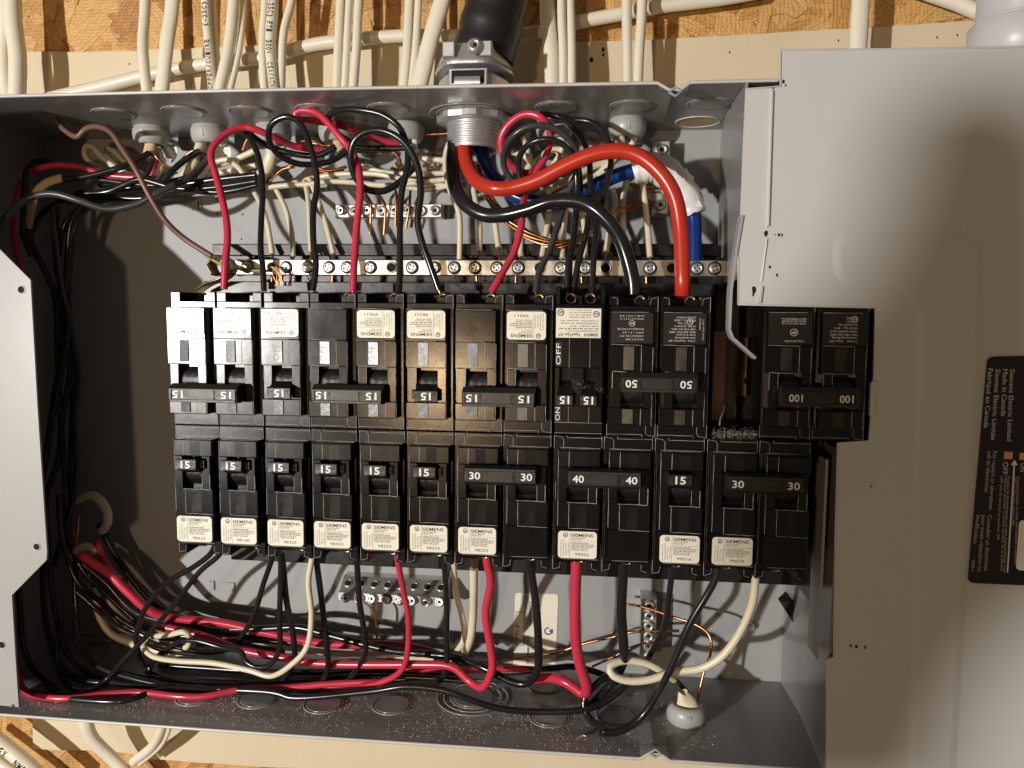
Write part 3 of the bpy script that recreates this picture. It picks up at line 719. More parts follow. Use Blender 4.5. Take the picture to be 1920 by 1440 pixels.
# 50 A and 100 A pairs with white print on black --------------------------------
def print50(e):
    for k, rows in ((0, None), (1, None)):
        x0 = k * 1.0
        lb = MB().box(x0 + .12, x0 + .92, -.268, -.26, -2.46, -1.88).build('sticker', M['blackprint'], e)
        t = MB(); y = -.2715
        if k == 1:
            for j, (s_, ww) in enumerate((('CU-AL 75\u00b0C WIRE', .34), ('CONDUCT./FIL 75\u00b0C', .46), ('AWG  |  8  |  8-4', .40), ('lb-in/kgf-cm | 45 | 45', .50))): t.text(s_, (x0 + .30, y, -1.97 - j * .065), X_, Z_, h=.034, width=ww, bold=.01)
            logo_ring(t, x0 + .52, y, -2.26, .055, 'SA')
            for j, s_ in enumerate(('AWG | 8-4 | 3-2 2 1-2', 'in-lb | 3.9 | 4.5')): t.text(s_, (x0 + .3, y, -2.36 - j * .055), X_, Z_, h=.03, width=.46, bold=.01)
            t.box(x0 + .3, x0 + .78, y, y + .002, -2.148, -2.143)
        else:
            for j, (s_, ww) in enumerate((('2 Pole  Type/Tipo QP', .5), ('Interrupting Rating', .38), ('Poder de Coupure', .36), ('MAX. RMS SYM. AMPS.', .5), ('AMP SYM. EFF. MAX.', .46), ('10,000 120/240 V~', .42), ('C.B. Chg.', .2), ('ISSUE NO. L-6528', .4), ('LISTED 592915', .36))):
                t.text(s_, (x0 + .32 + (.14 if j == 6 else 0), y, -1.95 - j * .056), X_, Z_, h=.032, width=ww, bold=.012)
            logo_ring(t, x0 + .42, y, -2.3, .055, 'UL')
            t.text('HACR Type, 40\u00b0C', (x0 + .16, y, -1.95), (0, 0, -1), (1, 0, 0), h=.03, width=.4); t.text('SIEMENS', (x0 + .22, y, -2.15), (0, 0, -1), (1, 0, 0), h=.03, width=.22)
        t.build('lettering', M['silverink'], lb)
breaker(XS[9] + .02, ZS - .02, True, 2, '50', [None, None], 'double 50 amp breaker fed by the thick orange red and black service wires', GU, -1.12, 0, print50)
def print100(e):
    for k in (0, 1):
        x0 = k * 1.0; t = MB(); y = -.2715
        lb = MB().box(x0 + .12, x0 + .92, -.268, -.26, -2.46, -1.88).build('sticker', M['blackprint'], e)
        if k == 0:
            for j, (s_, ww) in enumerate((('2 Pole   Type QP', .5), ('Interrupting Rating', .46), ('MAX. RMS SYM. AMPS.', .5), ('10,000 120/240 V.A.C.', .5), ('HACR Type   40\u00b0C', .42), ('UL Listed Cir. Bkr.', .36), ('YF-7101', .2), ('SIEMENS', .2))):
                t.text(s_, (x0 + .30, y, -1.96 - j * .062), X_, Z_, h=.036, width=ww, bold=.015)
            logo_ring(t, x0 + .36, y, -2.36, .055, 'UL')
        else:
            t.text('CU/AL 60/75\u00b0C WIRE', (x0 + .26, y, -1.95), X_, Z_, h=.032, width=.36, bold=.015); logo_ring(t, x0 + .45, y, -2.10, .065, 'SP')
            for j, s_ in enumerate(('AWG | 8-4 | 3-2 | 1-1/0', 'LB-IN 45 50 50 50', 'MAX TORQUE N-m')): t.text(s_, (x0 + .24, y, -2.28 - j * .045), X_, Z_, h=.03, width=.44, bold=.015)
        t.build('lettering', M['silverink'], lb)
breaker(12.06, ZS + .0, True, 2, '100', [None, None], 'large double 100 amp main breaker poking through the grey cover', GU, -.88, .085, print100)
# ================================================================== MAIN COVER
YC = .06
cov = empty('panel_cover', (15, YC, -3), 'large flat grey steel cover over the right end of the box', 'cover')
outl = [(1463, 95), (1463, 162), (1398, 166), (1392, 300), (1388, 405), (1384, 480), (1383, 571), (1641, 577), (1638, 700), (1629, 826), (1570, 830), (1566, 1000), (1563, 1233), (1549, 1236), (1549, 1560), (2150, 1560), (2150, 84)]
pp = pxpoly(outl, YC)
part(MB().prism(flipwind(pp), YC, YC + .055), 'cover_plate', M['cover'], cov)
# folded rib and pressed panels: closed outlines pressed slightly proud, with rounded corners
def pressed(px, h, r, name, bev=.09, soft=False):
    P = roundpoly(pxpoly(px, YC), r, 6); n = len(P)
    sgn = 1 if sum(P[i - 1][0] * P[i][1] - P[i][0] * P[i - 1][1] for i in range(n)) > 0 else -1
    inner = []
    for i in range(n):
        a = Vector(P[i - 1]); b = Vector(P[(i + 1) % n]); d = (b - a).normalized(); nn = Vector((-d.y, d.x)) * sgn
        inner.append((P[i][0] + nn.x * bev, P[i][1] + nn.y * bev))
    mb = MB(); mb.loft([[(p[0], YC - h, p[1]) for p in reversed(inner)], [(p[0], YC - h * .8, p[1]) for p in reversed([( (a[0]*.75 + b[0]*.25), (a[1]*.75+b[1]*.25)) for a, b in zip(inner, P)])], [(p[0], YC + .002, p[1]) for p in reversed(P)]], 0, soft)
    o = part(mb, name, M['cover'], cov); return o
pressed([(1444, 168), (1452, 168), (1444, 426), (1435, 426)], .05, .03, 'stiffening_rib', .03)
pressed([(1436, 446), (1442, 446), (1431, 530), (1424, 530)], .02, .03, 'stiffening_rib', .03)
pressed([(1425, 536), (1432, 536), (1428, 569), (1420, 569)], .05, .02, 'stiffening_rib', .02)
door = pressed([(1560, 431), (1850, 437), (1842, 700), (1815, 1100), (1790, 1500), (1700, 1500), (1708, 1213), (1712, 900), (1716, 590), (1690, 542), (1650, 533), (1560, 533)], .03, .5, 'pressed_panel', .16, True)
def edge_line(px, r=.02, y=YC - .005):
    part(MB().tube([at(u, v, y) for u, v in px], r, 6), 'cut_edge', M['coverlip'], cov)
edge_line([(1463, 95), (1463, 162), (1400, 167)], .02); edge_line([(1384, 480), (1384, 571), (1640, 577)], .018); edge_line([(1463, 94), (1700, 92), (2100, 85)], .02); edge_line([(1571, 832), (1566, 1000), (1563, 1230)], .016)
# rivet nub right of the main breaker
q = at(1640, 745, -.1); part(MB().prism(flipwind(rrect(q.x - .05, q.x + .06, q.z - .38, q.z + .3, .05)), -.02, YC), 'door_catch', M['cover'], cov)
random.seed(11)
for (u, v, r) in ((1436, 438, .05), (1460, 440, .03), (1466, 441, .025), (1453, 440, .015), (1414, 543, .07), (1443, 501, .03), (1457, 516, .03), (1412, 552, .03), (1460, 155, .03), (1455, 160, .03), (1469, 153, .03), (1473, 160, .02), (1595, 1210, .02), (1605, 1212, .025), (1622, 1214, .03), (1633, 912, .015), (1560, 1365, .01), (1450, 165, .02)):
    q = at(u, v, YC); P = [(q.x + r * random.uniform(.5, 1) * math.cos(t), q.z + r * random.uniform(.8, 1.5) * math.sin(t)) for t in [k * math.pi / 4 for k in range(8)]]
    part(MB().prism(flipwind(P), YC - (.04 if r < .03 and u > 1590 else .006), YC), 'paint_chip', M['hole'], cov)
# warning sticker on the door
YK = YC - .05
wl = MB().prism(flipwind(roundpoly(pxpoly([(1852, 669), (2060, 664), (2060, 1104), (1815, 1093)], YK), .12)), YK, YC - .02)
warn = part(wl, 'warning_sticker', M['blackprint'], cov, label='black printed sticker with white bilingual lettering at the right edge')
tx = MB()
def ptext(s_, a, b, hpx, bold=.0, mi=0):
    p = at(*a, YK - .003); q = at(*b, YK - .003); d = q - p; wd = d.length; d.normalize(); zd = Vector((-d.z, 0, d.x))
    tx.text(s_, p, d, zd, h=hpx / ppi(YK), width=wd, bold=bold, mi=mi)
ptext('Siemens Electric Limited', (1894, 692), (1888, 827), 8, .01); ptext('Made in Canada', (1881, 692), (1877, 780), 8, .01)
ptext('Siemens Electric Limit\u00e9e', (1867, 692), (1858, 825), 8, .01); ptext('Fabriqu\u00e9 au Canada', (1853, 691), (1845, 802), 8, .01)
ptext('For repairs or alterations', (1862, 846), (1854, 955), 7); ptext('call an electrician.', (1852, 846), (1846, 924), 7)
ptext('Consulter un \u00e9lectricien', (1852, 966), (1845, 1070), 7); ptext('pour toute r\u00e9paration ou', (1841, 966), (1833, 1071), 7); ptext('modification.', (1831, 966), (1825, 1020), 7)
ptext('OFF', (1881, 866), (1879, 890), 9, .01); ptext('ON', (1914, 868), (1913, 884), 9, .01)
ptext("Position de d\u00e9clenchement \u00e0 la suite d'une surcharge. Pour", (1889, 893), (1881, 1074), 4.5); ptext('r\u00e9armer pousser le levier au-del\u00e0 de la position', (1884, 893), (1876, 1070), 4.5); ptext('OFF puis le ramener en position ON', (1876, 893), (1869, 1012), 4.5)
ptext('Tripped position to reset move handle to extreme', (1907, 893), (1902, 1058), 4.5); ptext('OFF position then reset to ON', (1901, 893), (1897, 985), 4.5); ptext('0000-1', (1823, 1050), (1821, 1070), 5)
part(tx, 'lettering', M['silverink'], warn)
tx = MB()
for (u0, v0, u1, v1) in ((1883, 847, 1898, 861), (1912, 849, 1924, 862)):
    a = at(u0, v0, YK); b = at(u1, v1, YK); tx.box(a.x, b.x, YK - .004, YK, b.z, a.z)
part(tx, 'pink_switch_symbol', M['pink'], warn)
tx = MB(); a = at(1902, 868, YK); b = at(1889, 1073, YK)
tx.tube([a, b], .016, 4); tx.prism([(a.x - .06, a.z - .04), (a.x + .06, a.z - .04), (a.x, a.z + .06)][::-1], YK - .006, YK); a = at(1911, 975, YK); b = at(2000, 1073, YK)
tx.prism(flipwind(rrect(a.x, b.x, b.z, a.z, .08)), YK - .004, YK)
part(tx, 'white_block', M['white'], warn)
# ================================================================== TOP CONNECTOR AND SERVICE CABLE
yc = 2.55
def P3(u, v, y=yc): return at(u, v, y)
cb = empty('cable_connector', tuple(at(892, 160, yc)), 'zinc clamp connector gripping the thick black cable through the top of the box', 'cable connector')
cx = at(890, 160, yc).x; zt = ZT
cm = MB()
for z0, z1, r in ((zt + .06, zt + .22, .80), (zt + .22, zt + .42, .76)): cm.cyl((cx, yc, z0), (0, 0, 1), r, r * .98, z1 - z0, 40, 0)
part(cm, 'body', M['cast'], cb)
# clamp shells: angular profile
def octo(w, d, z, cx=cx, cy=yc):
    return [(x, y, z) for x, y in roundpoly([(cx - w, cy - d * .2), (cx - w * .55, cy - d), (cx + w * .55, cy - d), (cx + w, cy - d * .2), (cx + w, cy + d * .4), (cx + w * .5, cy + d), (cx - w * .5, cy + d), (cx - w, cy + d * .4)], .26, 4)]
cm = MB(); cm.loft([octo(.78, .85, zt + 0.409), octo(.84, .9, zt + 0.458), octo(.82, .9, zt + 0.677), octo(.68, .75, zt + 0.799)], 0)
part(cm, 'clamp_saddle', M['cast'], cb)
cm = MB(); cm.loft([octo(.80, .9, zt + 0.897), octo(.88, 1.0, zt + 0.970), octo(.72, .85, zt + 1.312), octo(.6, .7, zt + 1.385)], 0)
cm.loft([octo(.88, 1.02, zt + 0.848), octo(.9, 1.04, zt + 0.897)], 0)
for sx in (-1, 1): cm.box(cx + sx * .40 - .13, cx + sx * .40 + .13, yc - 1.08, yc - .8, zt + 0.970, zt + 1.287, .02)
part(cm, 'clamp_strap', M['cast'], cb)
cm = MB().box(cx - .42, cx + .42, yc - .93, yc - .80, zt + 0.360, zt + 0.775, .02); cm.box(cx - .36, cx + .36, yc - .935, yc - .9, zt + 0.458, zt + 0.726, 0, 1); cm.cyl((cx - .28, yc - .9, zt + 0.470), (1, 0, 0), .14, .14, .56, 16, 0)
part(cm, 'clamp_window', [M['cast'], M['hole']], cb)
sp = at(890, 84, yc - 1.15)
cm = MB().cyl(sp, (0, 1, -.15), .17, .19, .1, 20, 0, True, .03); cm.cyl(sp + Vector((0, .08, 0)), (0, 1, -.15), .12, .12, .3, 14); cm.tor(sp + Vector((0, .0, 0)), (0, 1, -.15), .1, .03, 16, 6); cm.cyl(sp + Vector((0, -.004, 0)), (0, 1, -.15), .06, .06, .02, 4, 1, False)
part(cm, 'clamp_screw', [M['steel'], M['hole']], cb)
cm = MB(); zz = zt - .02
N = 16
rings = []
for z_, ro in ((zt - .01, .80), (zt - .04, .86), (zt - .17, .86), (zt - .19, .82)):
    rings.append([(cx + (ro if i % 4 < 2 else ro * .93) * math.cos(2 * math.pi * i / 32), yc + (ro if i % 4 < 2 else ro * .93) * math.sin(2 * math.pi * i / 32), z_) for i in range(32)])
cm.loft(rings, 0, False)
part(cm, 'locknut', M['cast'], cb)
cm = MB()
for i in range(7): cm.tor((cx, yc, zt - .22 - i * .075), (0, 0, 1), .60, .032, 40, 6)
cm.cyl((cx, yc, zt - .75), (0, 0, 1), .60, .60, .62, 40, 0, True, caps=False); cm.cyl((cx, yc, zt - .75), (0, 0, 1), .53, .53, .6, 40, 0, True, caps=False); cm.cyl((cx, yc, zt - .5), (0, 0, 1), .53, .53, .02, 32, 1)
cm.tor((cx, yc, zt - .75), (0, 0, 1), .565, .04, 40, 6)
part(cm, 'threaded_throat', [M['cast'], M['hole']], cb)
def catmull(P, seg):
    out = []; n = len(P)
    for i in range(n - 1):
        p0 = P[max(i - 1, 0)]; p1 = P[i]; p2 = P[i + 1]; p3 = P[min(i + 2, n - 1)]
        k = max(2, int((p2 - p1).length / seg))
        for j in range(k):
            t = j / k; out.append(.5 * ((2 * p1) + (p2 - p0) * t + (2 * p0 - 5 * p1 + 4 * p2 - p3) * t * t + (3 * p1 - p0 - 3 * p2 + p3) * t ** 3))
    out.append(P[-1]); return out
cj = MB(); cp = catmull([at(906, 105, yc), at(918, 60, yc), at(930, 10, yc), at(940, -50, yc), at(946, -120, yc)], .12)
ph = [random.uniform(0, 6) for _ in range(3)]
cj.tube(cp, lambda t: .70 + .02 * math.sin(t * 31) + .015 * math.sin(t * 57 + 1), 28)
cj.tube([p + Vector((.62, -.25, 0)) for p in cp], .05, 8)
o = cj.build('service_cable', M['jacket']); tag(o, 'very thick black jacketed cable coming down into the zinc clamp connector', 'cable')
# ================================================================== BUSHINGS
def bushing(u, v, y, r, label, zwall=ZT, sgn=1, h=.42, name='cable_bushing'):
    p = at(u, v, y); mb = MB()
    e = empty(name, (p.x, y, zwall), label, 'bushing', 'grey plastic cable bushings')
    rings = []
    for rr, d in ((r * 1.02, 0), (r * 1.04, .05), (r * 1.1, .08), (r * 1.1, .20), (r * 1.05, .30), (r * .97, h - .05), (r * .86, h), (r * .7, h), (r * .66, h - .1), (r * .6, .02)):
        rings.append([(p.x + rr * math.cos(2 * math.pi * i / 28), y + rr * math.sin(2 * math.pi * i / 28), zwall - sgn * d) for i in range(28)])
    if sgn < 0: rings = [list(reversed(r_)) for r_ in rings]
    mb.loft(rings, 0, True, False); part(mb, 'collar', M['bush'], e)
    mb = MB()
    for k in (1,):
        a = -math.pi / 2 + (k - 1) * .9; mb.box(p.x + r * .97 * math.cos(a) - .05, p.x + r * .97 * math.cos(a) + .05, y + r * 1.08 * math.sin(a) - .012, y + r * 1.0 * math.sin(a) + .02, zwall - sgn * .30, zwall - sgn * .12)
    part(mb, 'grip_rib', M['bush'], e)
    return p
for u, v, lb in ((284, 240, 'leftmost grey bushing in the box top, torn tan sheath hanging out'), (393, 240, 'grey bushing second from the left in the box top'), (512, 238, 'grey bushing behind the small black wire loop'),
                 (632, 243, 'grey bushing half hidden behind the red wires'), (762, 240, 'grey bushing left of the zinc connector'), (1040, 228, 'grey bushing right of the zinc connector, hidden behind wire loops'), (1176, 232, 'grey bushing at right above the orange red service wire')):
    bushing(u, v, 3.15, .40, lb)
q = bushing(1287, 1345, 2.1, .42, 'dark grey bushing standing on the box floor at lower right', ZB, -1, .40)
# ================================================================== WIRES
CR = dict(A=(0, 0, 3), B=(560, 0, 3), C=(1120, 0, 3), D=(0, 420, 3), E=(0, 960, 3), F=(560, 960, 3), G=(1120, 960, 3), R=(880, 200, 4), T=(380, 200, 4), P=(0, 0, 1))
def parse(path):
    pts = []; c = 'P'
    for tok in path.split():
        if ':' in tok: c, tok = tok.split(':')
        f = tok.split(','); ox, oy, s_ = CR[c]; pts.append([ox + float(f[0]) / s_, oy + float(f[1]) / s_, float(f[2]) if len(f) > 2 else None])
    ys = [(i, p[2]) for i, p in enumerate(pts) if p[2] is not None]
    for i, p in enumerate(pts):
        if p[2] is None:
            a = [t for t in ys if t[0] < i]; b = [t for t in ys if t[0] > i]
            if a and b: (i0, y0), (i1, y1) = a[-1], b[0]; t = (i - i0) / (i1 - i0); p[2] = y0 + (y1 - y0) * (t * t * (3 - 2 * t))
            else: p[2] = (a or b)[0][1] if b else a[-1][1]
    return [at(*p) for p in pts]
def wire(label, mt, wpx, path, group='wires inside the box', tip=None, tip0=None, cat='wire', name=None, flat=None, seg=.09, ridge=False, parent=None, printed=None, n=12):
    P = parse(path)
    r = wpx / 2 / ppi(sum(p.y for p in P) / len(P))
    if mt != 'sheath':
        for i, p in enumerate(P):      # keep every control point inside the box
            t = 1.0
            for lim, a in ((ZB + r + .03, 2), (XL + r + .06, 0)):
                if p[a] < lim and CAM[a] > lim: t = min(t, (lim - CAM[a]) / (p[a] - CAM[a]))
            P[i] = CAM + (p - CAM) * t
    C_ = catmull(P, seg)
    nm = name or {'wblack': 'black_wire', 'wred': 'red_wire', 'wwhite': 'white_wire', 'wgrey': 'black_wire', 'wbrown': 'brown_wire', 'sheath': 'white_cable', 'copper': 'copper_wire', 'tan': 'cable_sheath_stub'}.get(mt, 'wire')
    mb = MB(); ph = random.random() * 9
    if ridge: mb.tube(C_, lambda t: r * (1 + .05 * math.sin(t * 160) * (1 if .35 < t < .6 else 0)), n, 0, flat)
    else: mb.tube(C_, lambda t: r * (1 + .012 * math.sin(t * 17 + ph) + .01 * math.sin(t * 43 + ph)), n, 0, flat)
    o = mb.build(nm, M[mt]); tag(o, label, cat, group)
    for tp, (a, b) in ((tip, (C_[-1], C_[-2])), (tip0, (C_[0], C_[1]))):
        if tp:
            d = (a - b).normalized(); q = MB().tube([a - d * .05, a + d * tp * .5, a + d * tp + Vector((0, 0, 0))], r * .42, 8); q.build('bare_end', M['copper'], o)
    if printed:
        s_, t0, t1, side = printed
        L_ = [0]
        for i in range(1, len(C_)): L_.append(L_[-1] + (C_[i] - C_[i - 1]).length)
        tot = L_[-1]
        def pos(t):
            d = t * tot
            for i in range(1, len(L_)):
                if L_[i] >= d: f_ = (d - L_[i - 1]) / (L_[i] - L_[i - 1]); return C_[i - 1].lerp(C_[i], f_)
            return C_[-1]
        pm = MB(); k = len(s_)
        for i, ch in enumerate(s_):
            if ch == ' ': continue
            t = t0 + (t1 - t0) * (i + .5) / k; a = pos(t - .004); b = pos(t + .004); d = (b - a).normalized()
            if side < 0: d = -d
            zd = Vector((-d.z, 0, d.x)); c0 = pos(t) + Vector((0, -1, 0)) * (r * (flat or 1) * 1.03) - zd * (r * .45)
            pm.text(ch, c0, d, zd, h=r * .95, width=abs(t1 - t0) * tot / k * .72, bold=.01, align='c')
        pm.build('printed_lettering', M['ink'], o)
    return o
# ---- outside cables above the box
GC = 'white cables running down into the top of the box'
wire('curved white cable at the extreme left edge above the box', 'sheath', 20, '4,-40,3.4 8,40 6,110 14,200,3.3', GC)
wire('broad white cable second from the left edge above the box', 'sheath', 32, '22,-40,3.4 25,40 33,110 31,200,3.3', GC)
wire('narrow white cable on the left of the pair above the leftmost bushing', 'sheath', 20, '273,-40,3.4 272,20 268,90 277,185,3.2', GC)
wire('wide twisted white cable on the right of the pair above the leftmost bushing', 'sheath', 28, '325,-40,3.4 322,20 313,80 302,185,3.2', GC, flat=.7)
wire('white cable printed with copper lettering above the box', 'sheath', 17, '384,-40,3.35 387,30 393,100 400,185,3.2', GC, printed=('COPPER/CUIVRE   (-25C)', .97, .2, -1))
wire('thin white cable tucked behind the one with copper lettering', 'sheath', 12, '398,-40,3.6 401,30 406,100 410,185,3.4', GC)
wire('white cable leaning left beside the cable with copper lettering', 'sheath', 22, '440,-40,3.3 437,20 428,95 408,185,3.2', GC)
wire('slim white cable right of the leaning white cable', 'sheath', 12, '458,-40,3.5 456,20 449,90 428,185,3.3', GC)
wire('white cable on the left of the one printed with approval lettering', 'sheath', 15, '500,-40,3.5 496,20 492,95 497,185,3.3', GC)
wire('white cable printed with voltage and approval lettering', 'sheath', 20, '514,-40,3.3 511,20 507,90 517,185,3.2', GC, printed=('(-25C) FT1  300V  CSA/ACNOR', .15, .98, 1))
wire('white cable curving in from the right of the one with approval lettering', 'sheath', 15, '556,-40,3.5 545,10 531,70 527,185,3.3', GC)
wire('leftmost of the three parallel white cables left of the black service cable', 'sheath', 17, '642,-40,3.4 638,20 634,100 631,185,3.2', GC)
wire('middle one of the three parallel white cables left of the black service cable', 'sheath', 14, '658,-40,3.3 654,20 650,100 645,185,3.2', GC)
wire('rightmost of the three parallel white cables left of the black service cable', 'sheath', 17, '676,-40,3.4 672,20 668,100 661,185,3.2', GC)
wire('white cable just left of the broad leaning cable by the black service cable', 'sheath', 18, '770,-40,3.5 767,20 763,100 755,185,3.3', GC)
wire('thin white cable squeezed against the broad leaning cable', 'sheath', 14, '786,-40,3.4 784,20 778,100 769,185,3.2', GC)
wire('broad white cable leaning toward the zinc connector', 'sheath', 32, '840,-40,3.3 828,5 806,80 781,185,3.2', GC, flat=.7)
wire('wide white cable just right of the black service cable', 'sheath', 28, '1026,-40,3.4 1027,30 1033,100 1037,180,3.2', GC, flat=.75)
wire('left one of the two slim white cables right of the black service cable', 'sheath', 16, '1052,-40,3.3 1053,30 1056,100 1056,180,3.2', GC)
wire('right one of the two slim white cables right of the black service cable', 'sheath', 16, '1068,-40,3.4 1070,30 1072,100 1072,180,3.2', GC)
wire('left one of the two white cables above the right bushing', 'sheath', 18, '1175,-40,3.3 1175,30 1176,90 1177,180,3.2', GC)
wire('right one of the two white cables above the right bushing', 'sheath', 18, '1205,-40,3.3 1203,30 1199,90 1195,180,3.2', GC)
wire('white cable going down behind the grey cover at the top right', 'sheath', 31, '1616,-40,3.3 1613,20 1610,70 1605,180,3.3', 'white cables behind the cover', flat=.7)
wire('white cable sloping down into the pale fitting at the top right corner', 'sheath', 26, '1640,-45,3.5 1720,-20 1790,4 1850,30,3.3', 'white cables behind the cover')
wire('long white cable crossing sideways behind all the upright cables', 'sheath', 24, '20,205,3.9 100,183 200,160 267,143 367,123 500,107 560,90 627,78 760,67 860,68 993,63 1093,40 1160,27 1240,12 1350,-2 1420,-14,3.9', 'white cables crossing the wall', seg=.2)
wire('white cable end crossing sideways near the top, right of the service cable', 'sheath', 22, '1090,40,3.8 1160,27 1240,12 1330,-4 1400,-18,3.8', 'white cables crossing the wall') if False else None
GD = 'white cables below the box'
wire('white cable with printed letters at the bottom left corner', 'sheath', 33, '-60,1345,3.2 0,1392 40,1424 90,1470,3.2', GD, printed=('ESSEX  NMD90', .30, .86, 1))
wire('white cable just beneath the printed one in the bottom left corner', 'sheath', 22, '-60,1385,3.4 0,1430 30,1452 60,1480,3.4', GD)
wire('wide white cable coming out below the box and bending to lower right', 'sheath', 32, '160,1330,3.0 161,1355 175,1387 213,1425 260,1475,3.6', GD, flat=.75)
wire('white cable under the box bending to lower left', 'sheath', 20, '308,1340,3.0 303,1368 285,1400 250,1428,3.7', GD)
wire('thin white cable alongside the one bending to lower left', 'sheath', 10, '320,1345,3.0 317,1368 300,1400 262,1432,3.7', GD)
# ---- service conductors
wire('thick orange red service wire snaking from the connector to the double 50 breaker', 'wserv', 28, '872,215,2.4 871,262 873,300,2.0 892,337 925,353,1.3 965,351 1010,337 1060,311 1110,290 1155,283,.9 1190,289 1220,307 1248,337 1267,375 1276,425,.7 1279,475 1280,530,.6 1280,552,.7', 'service wires', name='service_wire', n=20)
wire('thick black service wire snaking below the orange red one', 'wblack', 27, '858,220,2.6 853,268 849,305,2.0 852,347 870,380 905,402,1.4 945,403 990,393 1035,378 1078,377,1.0 1112,390 1143,418 1164,450 1178,490,.7 1187,530,.7 1188,552', 'service wires', name='service_wire', n=20)
bl = wire('thick blue service wire partly wrapped in white tape', 'wblue', 26, '895,215,2.8 898,262 906,295,2.6 925,330 952,358 985,374 1035,378,2.4 1080,367 1120,346 1160,328 1195,319,2.3 1240,318 1270,345 1292,378 1301,410,2.2 1302,450 1302,490,2.1', 'service wires', name='service_wire', n=20)
tp = parse('1188,322,2.3 1215,315 1240,318 1268,342 1290,376 1300,402,2.2'); tpm = MB().tube(catmull(tp, .06), lambda t: .27 + .06 * math.sin(t * 3.1) + .014 * math.sin(t * 61) + .012 * math.sin(t * 97 + 1) + (.02 if int(t * 9) % 2 else 0), 16)
for k_, v_ in enumerate(tpm.v): tpm.v[k_] = (v_[0] + .02 * math.sin(v_[2] * 31 + v_[1] * 17), v_[1] + .02 * math.sin(v_[0] * 29), v_[2] + .018 * math.sin(v_[0] * 37 + v_[1] * 23)); a = tp[-1]
tpm.add([a + Vector((-.05, -.3, .1)), a + Vector((.22, -.32, .12)), a + Vector((.1, -.34, .36)), a + Vector((.0, -.33, .15))], [(0, 1, 2, 3)])
tpm.build('white_tape', M['tape'], bl)
# bare stranded neutral
base_p = catmull(parse('914,365,2.6 935,395 962,420 992,442 1030,457 1065,457,2.3 1092,445 1120,425 1155,400 1192,387 1225,385,3.2'), .06)
st_m = MB()
for s_ in range(6):
    pts = []
    for i, p in enumerate(base_p):
        a = i * .11 + s_ * math.pi / 3; pts.append(p + Vector((.035 * math.cos(a), .075 * math.sin(a), .075 * math.cos(a))))
    st_m.tube(pts, .034, 6)
tag(st_m.build('stranded_copper_wire', M['copper']), 'bare twisted copper strand sagging below the black service wire', 'wire')
# ---- branch wires, top
GB = 'branch wires to the upper breakers'
wire('red wire arching over at left and dropping to the left double 15 breaker', 'wred', 13.5, 'T:900,330,2.6 700,300 540,232 400,172,1.7 300,155 180,200 85,290 62,380,1.2 95,500 145,690 178,850 186,1000 172,1150 160,1370,.8', GB, ridge=True)
wire('black wire hanging straight just right of the arching red wire', 'wblack', 11.5, 'T:320,185,1.9 400,320 440,480 450,650,1.2 440,850 435,1050 450,1200 460,1380,.8', GB)
wire('short black wire emerging from under the red arch', 'wblack', 12, 'T:330,190,2.1 400,242 480,290 640,345 850,368 1000,300,2.5', GB)
wire('black wire looping once before dropping to the single 15 breaker', 'wblack', 12, 'T:1090,330,2.3 980,400 850,432 700,425 570,360 500,260 505,150 575,90,1.3 655,78 740,135 800,280 840,430 858,600,1.1 830,780 830,1000 850,1200 825,1380,.8', GB)
wire('red wire doubling back near the box top and dropping to the second double 15', 'wred', 13.5, 'T:1480,285,2.6 1300,240 1150,182,2.2 1000,132 850,108 730,98,1.7 692,62 735,28 850,45 930,110 1020,215 1100,310,1.5 1150,400 1175,500 1182,650,1.1 1160,850 1145,1050 1135,1200 1128,1390,.8', GB, tip=.12)
wire('black wire in the upper loop left of the connector, dropping straight down', 'wblack', 12, 'T:1130,280,1.9 1010,200 945,110 965,50 1060,22 1200,28 1350,62,1.3 1470,150 1530,280 1540,400 1520,530 1492,650,1.1 1480,900 1480,1200 1470,1390,.8', GB)
wire('black wire forming the round coil left of the connector', 'wblack', 13, 'T:1590,450,1.6 1480,562 1360,632 1230,620 1140,520 1108,380 1140,255 1225,190,1.0 1350,180 1480,240 1570,350 1620,480 1635,650,.9 1612,850 1640,1000 1700,1170 1772,1375,.8', GB, tip=.3)
wire('short black wire running sideways behind the round coil', 'wblack', 11, 'T:1100,300,2.4 1220,312 1400,312 1540,310,2.5', GB)
wire('thin black wire end tucked behind the round coil', 'wblack', 9, 'T:1140,330,2.6 1280,330 1450,320 1560,290,2.8', GB)
wire('pink red wire coil beside the connector', 'wred', 14, 'R:640,190,2.0 560,100,1.7 470,55 370,75 275,160 235,270 268,400 350,470 450,500 540,440,2.2', GB)
wire('pink red wire running down from the coil to the right of the golden breaker', 'wred', 13, 'R:590,130,2.4 607,250 570,380 490,500,2.0 425,640 400,760 388,900,1.2 335,1090 240,1260 165,1395,.8', GB, tip=.12)
wire('grey black wire forming the outer coil right of the connector', 'wgrey', 12, 'R:320,560,1.6 262,450 265,330 330,220 450,148,1.0 600,150 720,220 800,330 815,460 760,600,1.6 720,720 660,900 600,1080 520,1250 500,1395,.8', GB, tip=.12)
wire('black wire forming the inner coil right of the connector', 'wblack', 11.5, 'R:380,560,1.7 372,400 430,295 550,245,1.2 680,270 760,350 800,480 805,640,1.4 800,800 780,1000 745,1150 730,1395,.8', GB, tip=.1)
wire('black wire dropping just right of the inner coil', 'wblack', 11, 'R:530,50,2.2 680,80 780,160 860,270 900,400,1.7 905,600 893,850 862,1000 822,1150 775,1395,.8', GB, tip=.1, ridge=True)
wire('black wire arching down left of the right bushing to the tandem breaker', 'wblack', 11, 'R:800,100,2.2 900,112 1000,180 1050,280 1062,420,1.8 1030,600 980,800 950,950 932,1150 922,1395,.8', GB, tip=.1)
